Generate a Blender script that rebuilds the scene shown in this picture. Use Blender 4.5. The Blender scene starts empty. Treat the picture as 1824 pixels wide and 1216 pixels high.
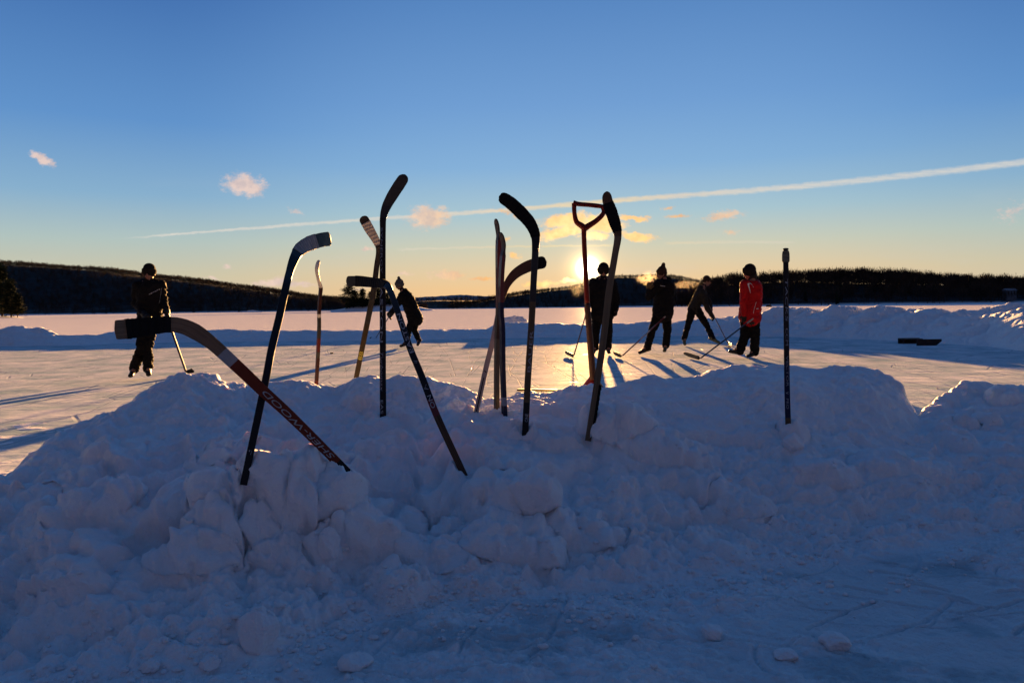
import bpy, math, random
import numpy as np
from mathutils import Vector, Matrix
R = math.radians
scene = bpy.context.scene
COL = scene.collection
# ------------------------------------------------------------------ camera
FPX = 1317.0; CX, CY = 912.0, 608.0; H = 1.0
PITCH = math.degrees(math.atan(60.5/FPX)); ROLL = -0.756
cam_d = bpy.data.cameras.new('camera'); cam = bpy.data.objects.new('camera', cam_d); COL.objects.link(cam)
cam_d.sensor_width = 36; cam_d.lens = 36*FPX/1824; cam_d.clip_start = 0.05; cam_d.clip_end = 60000
CAMR = Matrix.Rotation(R(90-PITCH), 3, 'X') @ Matrix.Rotation(R(ROLL), 3, 'Z')
cam.matrix_world = Matrix.Translation((0, 0, H)) @ CAMR.to_4x4()
scene.camera = cam
def hor(px): return 547.5 - 0.0132*(px-912)
def W(px, py, Y):                       # the point of the place seen at this pixel, Y metres ahead
    d = CAMR @ Vector(((px-CX)/FPX, -(py-CY)/FPX, -1.0))
    return Vector((0, 0, H)) + d*(Y/d.y)
def G(px, py):                          # same, on the ice
    d = CAMR @ Vector(((px-CX)/FPX, -(py-CY)/FPX, -1.0))
    return Vector((0, 0, H)) + d*(-H/d.z)
def lin(r, g, b, k=1.0):
    f = lambda c: (c/255/12.92) if c/255 <= .04045 else ((c/255+.055)/1.055)**2.4
    return (f(r)*k, f(g)*k, f(b)*k)
# ------------------------------------------------------------------ exposure, sun, sky
EXPO = 2.75
scene.view_settings.view_transform = 'Standard'; scene.view_settings.look = 'None'
scene.view_settings.exposure = EXPO; scene.view_settings.gamma = 1
K = 2**-EXPO
SUNPX = W(1047, 478, 100)-Vector((0, 0, H))
sun_az = math.atan2(SUNPX.x, SUNPX.y); sun_el_seen = math.atan2(SUNPX.z, math.hypot(SUNPX.x, SUNPX.y))
SUN_EL = R(3.6)
sd = bpy.data.lights.new('sun', 'SUN'); sd.energy = 5.0; sd.angle = R(.5); sd.color = (1.0, .51, .17)
so = bpy.data.objects.new('sun', sd); COL.objects.link(so); so.location = (30, 60, 30)
svec = Vector((math.sin(sun_az)*math.cos(SUN_EL), math.cos(sun_az)*math.cos(SUN_EL), math.sin(SUN_EL)))
so.rotation_euler = svec.to_track_quat('Z', 'Y').to_euler()

class NT:                               # small node-graph writer
    def __init__(s, nt): s.nt = nt
    def n(s, typ, **kw):
        nd = s.nt.nodes.new(typ)
        for k, v in kw.items(): setattr(nd, k, v)
        return nd
    def inp(s, sock, v):
        if isinstance(v, bpy.types.NodeSocket): s.nt.links.new(v, sock)
        elif v is not None: sock.default_value = v
    def m(s, op, a, b=None, c=None, clamp=False):
        nd = s.n('ShaderNodeMath', operation=op, use_clamp=clamp)
        s.inp(nd.inputs[0], a); s.inp(nd.inputs[1], b); s.inp(nd.inputs[2], c)
        return nd.outputs[0]
    def v(s, op, a, b=None, c=None, out=0):
        nd = s.n('ShaderNodeVectorMath', operation=op)
        s.inp(nd.inputs[0], a); s.inp(nd.inputs[1], b)
        if c is not None: s.inp(nd.inputs[3], c)
        return nd.outputs[out]
    def mix(s, f, a, b, blend='MIX'):
        nd = s.n('ShaderNodeMix', data_type='RGBA', blend_type=blend)
        s.inp(nd.inputs[0], f)
        for sk, vv in ((nd.inputs[6], a), (nd.inputs[7], b)):
            s.inp(sk, (*vv, 1) if isinstance(vv, tuple) and len(vv) == 3 else vv)
        return nd.outputs[2]
    def ramp(s, f, stops, interp='LINEAR'):
        nd = s.n('ShaderNodeValToRGB'); cr = nd.color_ramp; cr.interpolation = interp
        while len(cr.elements) < len(stops): cr.elements.new(.5)
        for e, (p, c) in zip(cr.elements, stops):
            e.position = p; e.color = (*c, 1) if len(c) == 3 else c
        s.inp(nd.inputs[0], f); return nd.outputs[0]
    def rng(s, x, a, b, c=0., d=1., smooth=False):
        nd = s.n('ShaderNodeMapRange'); nd.clamp = True
        if smooth: nd.interpolation_type = 'SMOOTHSTEP'
        for i, q in enumerate((x, a, b, c, d)): s.inp(nd.inputs[i], q)
        return nd.outputs[0]
    def noise(s, vec, scale, detail=4, rough=.5, dist=0.):
        nd = s.n('ShaderNodeTexNoise'); s.inp(nd.inputs['Vector'], vec)
        nd.inputs['Scale'].default_value = scale; nd.inputs['Detail'].default_value = detail
        nd.inputs['Roughness'].default_value = rough; nd.inputs['Distortion'].default_value = dist
        return nd.outputs[0]
    def mapping(s, vec, loc=(0,0,0), rot=(0,0,0), sc=(1,1,1), typ='POINT'):
        nd = s.n('ShaderNodeMapping', vector_type=typ); s.inp(nd.inputs[0], vec)
        nd.inputs[1].default_value = loc; nd.inputs[2].default_value = rot; nd.inputs[3].default_value = sc
        return nd.outputs[0]

world = bpy.data.worlds.new('World'); scene.world = world; world.use_nodes = True
wt = world.node_tree; wt.nodes.clear(); g = NT(wt)
bg = g.n('ShaderNodeBackground'); wo = g.n('ShaderNodeOutputWorld'); wt.links.new(bg.outputs[0], wo.inputs[0])
sky = g.n('ShaderNodeTexSky', sky_type='NISHITA', sun_disc=False); sky.sun_elevation = SUN_EL; sky.sun_rotation = sun_az
sky.air_density = 1.0; sky.dust_density = .6; sky.ozone_density = 1.5
tc = g.n('ShaderNodeTexCoord'); D = g.v('NORMALIZE', tc.outputs['Generated'])
sep = g.n('ShaderNodeSeparateXYZ'); wt.links.new(D, sep.inputs[0]); dx, dy, dz = sep.outputs
el = g.m('DIVIDE', g.m('ARCSINE', dz), math.pi/2)            # 0..1
sund = (math.sin(sun_az)*math.cos(sun_el_seen), math.cos(sun_az)*math.cos(sun_el_seen), math.sin(sun_el_seen))
hs = (math.sin(sun_az), math.cos(sun_az), 0)
S = lambda deg: deg/90
front = g.ramp(el, [(0, lin(240,190,134)), (S(1.3), lin(236,196,144)), (S(3), lin(222,202,166)), (S(4.6), lin(202,203,182)), (S(7), lin(166,196,207)),
                    (S(10.5), lin(130,175,216)), (S(15), lin(110,157,210)), (S(23), lin(82,130,190)), (S(33), lin(52,98,156)), (S(50), lin(38,80,134)), (1, lin(48,80,122))])
side = g.ramp(el, [(0, lin(216,194,164)), (S(2.5), lin(204,196,168)), (S(5), lin(176,194,190)), (S(8), lin(135,175,205)), (S(13), lin(96,146,202)),
                   (S(23), lin(58,104,170)), (S(40), lin(40,82,136)), (1, lin(48,80,122))])
back = g.ramp(el, [(0, lin(80,76,84)), (S(6), lin(112,88,92)), (S(14), lin(98,84,98)), (S(26), lin(60,78,110)), (S(45), lin(36,72,118)), (1, lin(48,80,122))])
hdot = g.v('DOT_PRODUCT', g.v('NORMALIZE', g.v('MULTIPLY', D, (1, 1, 0))), hs, out=1)
c1 = g.mix(g.rng(hdot, .86, 1.0, smooth=True), side, front)
c2 = g.mix(g.rng(hdot, -.2, .55, smooth=True), back, c1)
# glow of the low sun
ang = g.m('ARCCOSINE', g.m('MINIMUM', g.v('DOT_PRODUCT', D, sund, out=1), .9999999))
def gauss(sig, amp): return g.m('MULTIPLY', g.m('EXPONENT', g.m('MULTIPLY', g.m('POWER', g.m('DIVIDE', ang, R(sig)), 2.), -1.)), amp)
glow = g.v('ADD', g.v('SCALE', (1., .93, .75), None, gauss(.52, 14.0)), g.v('SCALE', (1., .62, .22), None, gauss(1.15, 1.6)))
glow = g.v('ADD', glow, g.v('SCALE', (1., .52, .20), None, gauss(3.2, .10)))
near = g.m('EXPONENT', g.m('DIVIDE', ang, -R(5.)))
# clouds as directions: u = x/y, v = z/y
ysafe = g.m('MAXIMUM', dy, .02)
u = g.m('DIVIDE', dx, ysafe); v = g.m('DIVIDE', dz, ysafe)
cmb = g.n('ShaderNodeCombineXYZ'); wt.links.new(u, cmb.inputs[0]); wt.links.new(v, cmb.inputs[1]); UV = cmb.outputs[0]
def uv(px, py):
    p = W(px, py, 1.0); return p.x, p.z-H
wn = g.n('ShaderNodeTexNoise'); wt.links.new(UV, wn.inputs['Vector']); wn.inputs['Scale'].default_value = 45; wn.inputs['Detail'].default_value = 6; wn.inputs['Roughness'].default_value = .6
warp = g.v('ADD', UV, g.v('MULTIPLY', g.v('SUBTRACT', wn.outputs[1], (.5, .5, .5)), (.030, .016, 0)))
clouds = [(75,284,24,10,-35,1), (437,330,40,21,-12,1), (762,388,42,22,0,1), (655,444,16,5,0,.6), (486,503,42,9,5,.8), (532,508,30,7,0,.7), (800,490,34,9,0,.9),
          (860,497,24,5,0,.8), (718,488,22,5,0,.7), (407,473,13,5,0,.7), (380,498,16,4,-15,.7), (522,508,55,7,0,.55), (1010,392,52,14,5,1.2), (1000,414,44,11,12,1.2), (1070,398,44,17,0,1.2),
          (1135,422,38,9,-10,1.2), (1130,388,34,5,-3,1.), (1060,420,30,9,0,1.), (960,506,36,6,0,.9), (1012,501,20,5,0,1.), (905,378,24,5,-20,.6), (918,383,12,7,-30,.7), (915,455,14,5,-15,.7),
          (530,380,20,6,-20,.5), (1290,384,42,9,5,.7), (1300,412,18,8,0,.5), (1208,386,20,5,0,.6), (1190,370,14,5,0,.4), (900,428,10,5,0,.6), (992,478,0.1,0.1,0,.1),
          (1575,492,80,4,3,.5), (1800,380,34,22,20,.35), (1450,486,60,5,2,.4), (640,515,26,4,0,.5), (770,483,14,3,0,.5)]
acc = None
for (px, py, rx, ry, a, st) in clouds:
    cu, cv = uv(px, py)
    mp = g.mapping(warp, (cu, cv, 0), (0, 0, R(a)+.013), (rx*1.25/FPX, ry*1.3/FPX, 1), 'TEXTURE')
    e = g.m('MULTIPLY', g.m('SUBTRACT', 1., g.v('LENGTH', mp, out=1)), st*1.3)
    acc = e if acc is None else g.m('MAXIMUM', acc, e)
fine = g.noise(g.mapping(UV, sc=(1, 1.7, 1)), 75, 8, .72)
cd = g.rng(g.m('ADD', acc, g.m('MULTIPLY', g.m('SUBTRACT', fine, .56), 1.9)), .0, .75, smooth=True)
cd = g.m('MULTIPLY', cd, g.rng(acc, -.35, .12, smooth=True))
ccol = g.ramp(near, [(0, lin(236,208,196)), (.08, lin(244,208,176)), (.2, lin(252,188,116)), (.36, (1.25,.72,.25)), (.55, (1.5,1.0,.42)), (1, (2.5,2.,1.1))])
shade = g.rng(g.noise(UV, 60, 4, .6), .4, .62)
ccol = g.mix(g.m('MULTIPLY', shade, .38), ccol, g.mix(g.rng(near, .1, .5), lin(168,160,172), lin(240,168,80)))
# straight thin streaks (two faint ones) and the long contrail
def trail(pts, w0, w1, strength, seed):
    fc = g.n('ShaderNodeFloatCurve'); cu = fc.mapping.curves[0]
    P = [uv(*p) for p in pts]; ua, ub = P[0][0], P[-1][0]; vs = [p[1] for p in P]; va, vb = min(vs)-.01, max(vs)+.01
    while len(cu.points) < len(P): cu.points.new(.5, .5)
    for q, p in zip(cu.points, P):
        q.location = ((p[0]-ua)/(ub-ua), (p[1]-va)/(vb-va)); q.handle_type = 'AUTO'
    fc.mapping.update()
    t = g.m('DIVIDE', g.m('SUBTRACT', u, ua), ub-ua); fc.inputs[0].default_value = 1; wt.links.new(t, fc.inputs[1])
    vl = g.m('ADD', g.m('MULTIPLY', fc.outputs[0], vb-va), va)
    wob = g.m('MULTIPLY', g.m('SUBTRACT', g.noise(g.mapping(UV, (seed, 0, 0), sc=(1, 2, 1)), 70, 5, .6), .5), .0055)
    w = g.rng(t, 0., 1., w0/FPX, w1/FPX)
    e = g.m('DIVIDE', g.m('ABSOLUTE', g.m('SUBTRACT', g.m('ADD', v, wob), vl)), w)
    fib = g.rng(g.noise(g.mapping(UV, (seed, 3, 0), (0, 0, -.08), (1, 14, 1)), 28, 6, .7), .25, .7, .35, 1.)
    ends = g.m('MULTIPLY', g.rng(t, 0., .06, smooth=True), g.rng(t, .94 if w1 < 7 else 1.2, 1. if w1 < 7 else 1.3, 1., 0., smooth=True))
    return g.m('MULTIPLY', g.m('MULTIPLY', g.rng(e, .15, 1., 1., 0., smooth=True), fib), g.m('MULTIPLY', ends, strength))
t1 = trail([(205,426),(640,392),(900,374),(1100,357),(1400,334),(1640,310),(1900,279)], 2.6, 9.5, .9, 0.)
t2 = trail([(700,445),(870,440),(1100,437)], 3, 2.5, .5, 5.)
t3 = trail([(1180,434),(1300,431),(1420,432)], 4, 3, .4, 9.)
tr = g.m('MAXIMUM', g.m('MAXIMUM', t1, t2), t3)
wisp = g.m('MULTIPLY', g.rng(g.noise(g.mapping(UV, (2.2, 0, 0), (0, 0, .35), (1, 4.5, 1)), 5.5, 6, .6), .53, .8, smooth=True), g.rng(v, .03, .2, .16, .0))
tcol = g.ramp(near, [(0, lin(222,216,206)), (.2, lin(240,214,180)), (.45, lin(255,220,150)), (1, (1.4,1.1,.6))])
c3 = g.mix(wisp, c2, lin(200,205,210))
c3 = g.mix(tr, c3, tcol)
c3 = g.mix(g.m('MULTIPLY', cd, .9), c3, ccol)
fr = g.m('GREATER_THAN', dy, .02)
c4 = g.mix(fr, c2, c3)
c5 = g.v('ADD', c4, glow)
nis = g.v('SCALE', sky.outputs[0], None, .0003)                 # physical sky adds its light to the measured colours
c6 = g.v('ADD', g.v('SCALE', c5, None, K), nis)
below = g.rng(dz, -.02, 0., smooth=True)
wt.links.new(g.v('SCALE', c6, None, below), bg.inputs[0]); bg.inputs[1].default_value = 1.0
world.cycles.sampling_method = 'MANUAL'; world.cycles.sample_map_resolution = 1024

# ------------------------------------------------------------------ helpers
def tag(o, label=None, cat=None, group=None, kind=None):
    if label: o['label'] = label
    if cat: o['category'] = cat
    if group: o['group'] = group
    if kind: o['kind'] = kind
    return o
def link(name, me, mats, parent=None, loc=None, smooth=True):
    o = bpy.data.objects.new(name, me); COL.objects.link(o)
    for m in (mats if isinstance(mats, (list, tuple)) else [mats]):
        if m.name not in [x.name for x in me.materials if x]: me.materials.append(m)
    if smooth and len(me.polygons): me.polygons.foreach_set('use_smooth', np.ones(len(me.polygons), bool))
    if parent is not None:
        o.parent = parent; o.matrix_parent_inverse = Matrix.Translation(-Vector(parent.location))
    return o
def empty(name, loc, label, cat, group=None):
    o = bpy.data.objects.new(name, None); COL.objects.link(o); o.location = loc; o.empty_display_size = .2
    return tag(o, label, cat, group)
def mesh(name, vs, fs, mi=None):
    me = bpy.data.meshes.new(name); me.from_pydata([tuple(p) for p in vs], [], fs)
    if mi is not None: me.polygons.foreach_set('material_index', mi)
    me.update(); return me
def npmesh(name, V, F):                 # V (n,3), F (m,k)
    me = bpy.data.meshes.new(name); V = np.asarray(V, np.float32); F = np.asarray(F, np.int32); k = F.shape[1]
    me.vertices.add(len(V)); me.vertices.foreach_set('co', V.ravel())
    me.loops.add(F.size); me.loops.foreach_set('vertex_index', F.ravel())
    me.polygons.add(len(F)); me.polygons.foreach_set('loop_start', np.arange(0, F.size, k, dtype=np.int32))
    me.polygons.foreach_set('loop_total', np.full(len(F), k, np.int32)); me.update(calc_edges=True); me.validate(); return me
# numpy noises
def h2(ix, iy, s):
    a = (ix.astype(np.int64)*374761393 + iy.astype(np.int64)*668265263 + s*982451653) & 0xffffffff
    a = ((a ^ (a >> 13))*1274126177) & 0xffffffff; a = (a ^ (a >> 16)); a = (a*2246822519) & 0xffffffff; a ^= a >> 15
    return (a & 0xffffff)/float(0x1000000)
def vn(x, y, s=0):
    ix, iy = np.floor(x), np.floor(y); fx, fy = x-ix, y-iy; fx = fx*fx*fx*(fx*(fx*6-15)+10); fy = fy*fy*fy*(fy*(fy*6-15)+10)
    a, b, c, d = h2(ix, iy, s), h2(ix+1, iy, s), h2(ix, iy+1, s), h2(ix+1, iy+1, s)
    return (a*(1-fx)+b*fx)*(1-fy)+(c*(1-fx)+d*fx)*fy
def fbm(x, y, o=4, s=0, gain=.5):
    t = np.zeros_like(x); a = 1.; n = 0
    for i in range(o): t += a*(vn(x*2**i+7.3*i, y*2**i-3.1*i, s+i)-.5); n += a; a *= gain
    return t/n*2
def clods(x, y, r, s, p=3.2, dens=.8, ang=False):  # rounded blocky lumps, 0..1
    x, y = x/r, y/r; ix, iy = np.floor(x), np.floor(y); out = np.zeros_like(x)
    for i in (-1, 0, 1):
        for j in (-1, 0, 1):
            cx, cy = ix+i, iy+j
            ex = h2(cx, cy, s); keep = h2(cx, cy, s+5) < dens
            px = cx+.15+.7*h2(cx, cy, s+1); py = cy+.15+.7*h2(cx, cy, s+2)
            a = h2(cx, cy, s+3)*3.14; hh = .35+.65*h2(cx, cy, s+4); rad = .55+.5*ex
            ddx, ddy = x-px, y-py; ca, sa = np.cos(a), np.sin(a)
            q = (np.abs(ddx*ca+ddy*sa)**p + np.abs((-ddx*sa+ddy*ca)*(1+.5*ex))**p)**(1/p)/rad
            gx = (h2(cx, cy, s+6)-.5)*(1.8 if ang else .9); gy = (h2(cx, cy, s+7)-.5)*(1.8 if ang else .9)
            vv = np.where(keep & (q < 1), (np.clip((1-q)*3.2, 0, 1)**.7 if ang else (1-q**2.6)**.6)*(hh+gx*ddx+gy*ddy), 0)
            out = np.maximum(out, vv)
    return out
def sstep(a, b, x):
    t = np.clip((x-a)/(b-a), 0, 1); return t*t*(3-2*t)

# ------------------------------------------------------------------ materials
MATS = {}
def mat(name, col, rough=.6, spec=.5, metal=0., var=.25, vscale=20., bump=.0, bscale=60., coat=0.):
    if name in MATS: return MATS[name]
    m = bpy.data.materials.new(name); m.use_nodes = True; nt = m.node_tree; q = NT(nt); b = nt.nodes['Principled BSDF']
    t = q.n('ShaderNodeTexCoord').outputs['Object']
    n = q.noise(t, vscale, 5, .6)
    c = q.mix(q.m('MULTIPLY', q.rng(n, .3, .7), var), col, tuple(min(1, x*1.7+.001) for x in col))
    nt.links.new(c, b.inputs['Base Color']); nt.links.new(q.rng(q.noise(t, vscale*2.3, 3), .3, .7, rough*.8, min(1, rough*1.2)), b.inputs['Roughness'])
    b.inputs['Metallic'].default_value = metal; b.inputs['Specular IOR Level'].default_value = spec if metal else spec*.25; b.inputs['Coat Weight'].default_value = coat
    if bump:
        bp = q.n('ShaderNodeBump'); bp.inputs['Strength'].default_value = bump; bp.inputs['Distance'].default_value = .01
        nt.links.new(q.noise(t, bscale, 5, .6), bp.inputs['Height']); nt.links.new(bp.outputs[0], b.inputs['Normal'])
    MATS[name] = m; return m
def snow_mat(name, fine=True, warm=False):
    m = bpy.data.materials.new(name); m.use_nodes = True; nt = m.node_tree; q = NT(nt); b = nt.nodes['Principled BSDF']
    t = q.n('ShaderNodeTexCoord').outputs['Object']
    n = q.noise(t, 3., 4, .6)
    col = q.mix(q.rng(n, .3, .7), (.80, .82, .86), (.88, .885, .90))
    icy = q.n('ShaderNodeAttribute', attribute_name='icy').outputs['Fac']; col = q.mix(icy, col, (.20, .36, .42))
    nt.links.new(col, b.inputs['Base Color']); b.inputs['Roughness'].default_value = .65; b.inputs['Specular IOR Level'].default_value = .25
    b.inputs['Subsurface Weight'].default_value = .3 if fine else 0; b.inputs['Subsurface Radius'].default_value = (1.0, .6, .5); b.inputs['Subsurface Scale'].default_value = .014
    bp = q.n('ShaderNodeBump'); bp.inputs['Strength'].default_value = 1.; bp.inputs['Distance'].default_value = .009 if fine else .05
    hgt = q.m('ADD', q.m('MULTIPLY', q.noise(t, 45 if fine else 6, 6, .62), 1.4), q.m('MULTIPLY', q.noise(t, 260 if fine else 30, 2, .5), .25))
    nt.links.new(hgt, bp.inputs['Height']); nt.links.new(bp.outputs[0], b.inputs['Normal'])
    return m
SNOW = snow_mat('packed snow'); SNOWF = snow_mat('far packed snow', False)
def ice_mat():
    m = bpy.data.materials.new('scraped lake ice'); m.use_nodes = True; nt = m.node_tree; q = NT(nt); b = nt.nodes['Principled BSDF']
    t = q.n('ShaderNodeTexCoord').outputs['Object']
    sp = q.n('ShaderNodeSeparateXYZ'); nt.links.new(t, sp.inputs[0])
    y = sp.outputs[1]
    rink = q.rng(q.m('ADD', y, q.m('MULTIPLY', q.noise(t, .3, 3), 2.)), 26., 29., 1., 0.)
    dust = q.m('MULTIPLY', q.rng(q.noise(t, 1.3, 7, .68), .36, .62), q.rng(q.noise(q.mapping(t, sc=(.5, 1.6, 1)), 7., 6, .7), .30, .52, .55, 1.))
    near_dust = q.rng(q.noise(t, 7., 6, .7), .36, .52)
    neark = q.rng(y, 4.5, 6.5)
    d = q.m('MAXIMUM', q.m('MULTIPLY', dust, neark), q.m('MULTIPLY', near_dust, q.m('SUBTRACT', 1., neark)))
    # skate scratches: thin edges of stretched, rotated cells
    def scr(rot, sc, w, seed):
        vv = q.n('ShaderNodeTexVoronoi', feature='DISTANCE_TO_EDGE'); mp = q.mapping(q.v('ADD', t, q.v('SCALE', q.n('ShaderNodeTexNoise').outputs[1], None, 0.)), (seed, seed*1.7, 0), (0, 0, rot), sc)
        nt.links.new(mp, vv.inputs['Vector']); vv.inputs['Scale'].default_value = 1.
        return q.rng(vv.outputs['Distance'], 0., w, 1., 0.)
    s = q.m('MAXIMUM', scr(.5, (1.6, .28, 1), .012, 0.), scr(-.9, (1.3, .22, 1), .010, 3.))
    s = q.m('MAXIMUM', s, scr(1.5, (2.2, .4, 1), .012, 8.))
    gate = q.rng(q.noise(t, 1.1, 3), .36, .52)
    s = q.m('MULTIPLY', q.m('MULTIPLY', s, gate), rink)
    ice_c = q.mix(q.noise(t, 2., 4), (.28, .42, .46), (.42, .55, .60))
    snow_c = (.86, .865, .89)
    base = q.mix(q.m('MULTIPLY', d, .93), ice_c, snow_c)
    base = q.mix(q.m('MULTIPLY', q.m('SUBTRACT', 1., rink), .9), base, snow_c)
    base = q.mix(q.m('MULTIPLY', s, .8), base, (.30, .36, .44))
    nt.links.new(base, b.inputs['Base Color'])
    glz = q.rng(q.noise(q.mapping(t, sc=(.4, 1, 1)), 2.6, 6, .7), .60, .68)
    rr = q.m('SUBTRACT', q.m('MULTIPLY_ADD', d, .22, .40), q.m('MULTIPLY', glz, .3)); rr = q.m('ADD', rr, q.m('MULTIPLY', q.m('SUBTRACT', 1., rink), .35))
    b.inputs['Roughness'].default_value = 1.
    b.inputs['Specular IOR Level'].default_value = 0.
    bp = q.n('ShaderNodeBump'); bp.inputs['Strength'].default_value = 1.; bp.inputs['Distance'].default_value = .012
    aniso = q.noise(q.mapping(t, sc=(.35, 1, 1)), 5., 7, .66)
    lakew = q.noise(q.mapping(t, sc=(.10, .6, 1)), 1.2, 6, .6)
    hh = q.m('ADD', q.m('MULTIPLY', aniso, 2.0), q.m('MULTIPLY', s, -.6))
    hh = q.m('ADD', hh, q.m('MULTIPLY', q.noise(t, 60., 3, .6), .34))
    hh = q.m('ADD', hh, q.m('MULTIPLY', q.m('MULTIPLY', lakew, 7.), q.m('SUBTRACT', 1., rink)))
    nt.links.new(hh, bp.inputs['Height']); nt.links.new(bp.outputs[0], b.inputs['Normal'])
    gl = q.n('ShaderNodeBsdfGlossy'); nt.links.new(q.rng(glz, 0, 1, .58, .12), gl.inputs['Roughness']); nt.links.new(bp.outputs[0], gl.inputs['Normal'])
    ms = q.n('ShaderNodeMixShader'); nt.links.new(q.m('MULTIPLY', q.rng(glz, 0, 1, .045, .12), q.rng(rink, 0, 1, .3, 1.)), ms.inputs[0])
    nt.links.new(b.outputs[0], ms.inputs[1]); nt.links.new(gl.outputs[0], ms.inputs[2]); nt.links.new(ms.outputs[0], nt.nodes['Material Output'].inputs[0])
    return m
ICE = ice_mat()
WOOD = None
def wood_mat(name, a, b_, sc=(1, 1, 1), scale=1.):
    m = bpy.data.materials.new(name); m.use_nodes = True; nt = m.node_tree; q = NT(nt); b = nt.nodes['Principled BSDF']
    at = q.n('ShaderNodeAttribute', attribute_name='along').outputs['Vector']     # metres along / across the stick
    n = q.noise(q.mapping(at, sc=(4, 170, 20)), 1.4, 5, .7, .4)
    c = q.mix(q.rng(n, .35, .66), a, b_)
    nt.links.new(c, b.inputs['Base Color']); b.inputs['Roughness'].default_value = .5; b.inputs['Specular IOR Level'].default_value = .15
    MATS[name] = m; return m
WOODB = wood_mat('ash veneer', (.20, .13, .085), (.075, .045, .028))
WOODP = wood_mat('pale shaft wood', (.16, .115, .07), (.085, .058, .036))
WOODD = wood_mat('worn brown wood', (.10, .055, .032), (.045, .025, .015))
def tape_mat(name, col):
    m = bpy.data.materials.new(name); m.use_nodes = True; nt = m.node_tree; q = NT(nt); b = nt.nodes['Principled BSDF']
    at = q.n('ShaderNodeAttribute', attribute_name='along').outputs['Vector']
    wv = q.n('ShaderNodeTexWave', wave_type='BANDS', bands_direction='X'); nt.links.new(q.mapping(at, rot=(0, 0, .12)), wv.inputs[0])
    wv.inputs['Scale'].default_value = 14; wv.inputs['Distortion'].default_value = 2.5; wv.inputs['Detail'].default_value = 2
    n = q.noise(at, 40, 5, .65)
    c = q.mix(q.m('MULTIPLY', q.rng(n, .35, .7), .6), col, tuple(x*.45 for x in col))
    c = q.mix(q.m('MULTIPLY', q.rng(wv.outputs[1], .0, .3, 1., 0.), .5), c, tuple(x*.4 for x in col))
    nt.links.new(c, b.inputs['Base Color']); b.inputs['Roughness'].default_value = .85; b.inputs['Specular IOR Level'].default_value = .1
    bp = q.n('ShaderNodeBump'); bp.inputs['Strength'].default_value = .8; bp.inputs['Distance'].default_value = .002
    nt.links.new(wv.outputs[1], bp.inputs['Height']); nt.links.new(bp.outputs[0], b.inputs['Normal'])
    MATS[name] = m; return m
TAPEW = tape_mat('white cloth tape', (.32, .30, .30)); TAPEB = tape_mat('black cloth tape', (.009, .009, .010)); TAPEY = tape_mat('yellowed tape', (.17, .16, .11))
BLK = mat('black lacquer', (.010, .010, .012), .5, .4, var=.6, vscale=30, coat=.05)
NAVY = mat('navy lacquer', (.010, .013, .035), .45, .4, var=.5, coat=.1)
MAROON = mat('dark red lacquer', (.10, .02, .02), .4, var=.5, coat=.3)
ORG = mat('orange red lacquer', (.115, .020, .010), .5, var=.4, vscale=40, coat=.0)
RED = mat('bright red lacquer', (.13, .008, .010), .5, coat=.0)
WHT = mat('white lacquer', (.24, .24, .26), .45, var=.3, vscale=30)
GRAPH = mat('graphite weave', (.014, .015, .018), .4, var=.9, vscale=70, coat=.2)
LET = mat('pale print', (.30, .33, .37), .5, var=.15); LETG = mat('grey print', (.22, .24, .28), .5, var=.15); LETB = mat('black print', (.015, .015, .018), .5)
LETY = mat('yellow print', (.16, .15, .03), .5); TAN = mat('tan band', (.08, .053, .03), .5)
REDPL = mat('red shovel plastic', (.075, .006, .005), .35, var=.35, vscale=12)

# ------------------------------------------------------------------ lake ice (one sheet to the horizon)
L = 30000.
me = mesh('lake_ice', [(-L, -L, 0), (L, -L, 0), (L, L, 0), (-L, L, 0)], [(0, 1, 2, 3)])
tag(link('lake_ice', me, ICE, smooth=False), kind='structure')

# ------------------------------------------------------------------ front snow bank
def pt(px, py, Y): return (Y, W(px, py, Y).z)
BANK = {  # px: toe row, then (row, metres ahead) for front pile foot, front pile top, dip, bench, upper face, crest; back foot
 0:    (1262, (1090,2.35),(960,2.70),(915,2.95),(890,3.10),(870,3.20),(850,3.35), 3.9),
 150:  (1245, (1080,2.30),(930,2.65),(890,3.00),(860,3.15),(800,3.45),(756,3.80), 4.6),
 300:  (1232, (1060,2.35),(905,2.65),(880,3.00),(850,3.20),(740,3.90),(676,4.30), 5.2),
 450:  (1205, (1040,2.40),(885,2.70),(858,3.00),(838,3.20),(745,3.90),(690,4.40), 5.3),
 600:  (1150, (1020,2.50),(888,2.75),(850,3.05),(835,3.20),(760,3.80),(690,4.40), 5.3),
 750:  (1108, (1000,2.65),(935,2.85),(880,3.05),(828,3.25),(742,3.90),(678,4.40), 5.2),
 900:  (1095, (1000,2.70),(900,2.95),(850,3.10),(790,3.40),(738,3.80),(708,4.20), 5.0),
 1050: (1082, (980,2.80),(900,3.00),(850,3.20),(768,3.60),(725,4.00),(690,4.40), 5.2),
 1200: (1065, (960,2.95),(890,3.15),(860,3.30),(800,3.60),(730,4.10),(672,4.60), 5.5),
 1400: (1035,  (930,3.15),(860,3.40),(830,3.60),(757,4.00),(688,4.32),(652,4.90), 5.7),
 1550: (1020,  (925,3.20),(850,3.50),(830,3.70),(765,4.10),(702,4.38),(657,4.85), 5.6),
 1640: (1000,  (910,3.30),(850,3.55),(825,3.80),(790,4.10),(768,4.30),(750,4.50), 5.4),
 1740: (975,  (880,3.50),(830,3.80),(800,4.10),(760,4.40),(720,4.80),(688,5.20), 6.0),
 1824: (958,  (865,3.60),(815,3.90),(785,4.20),(750,4.50),(715,4.90),(692,5.20), 6.1)}
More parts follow.
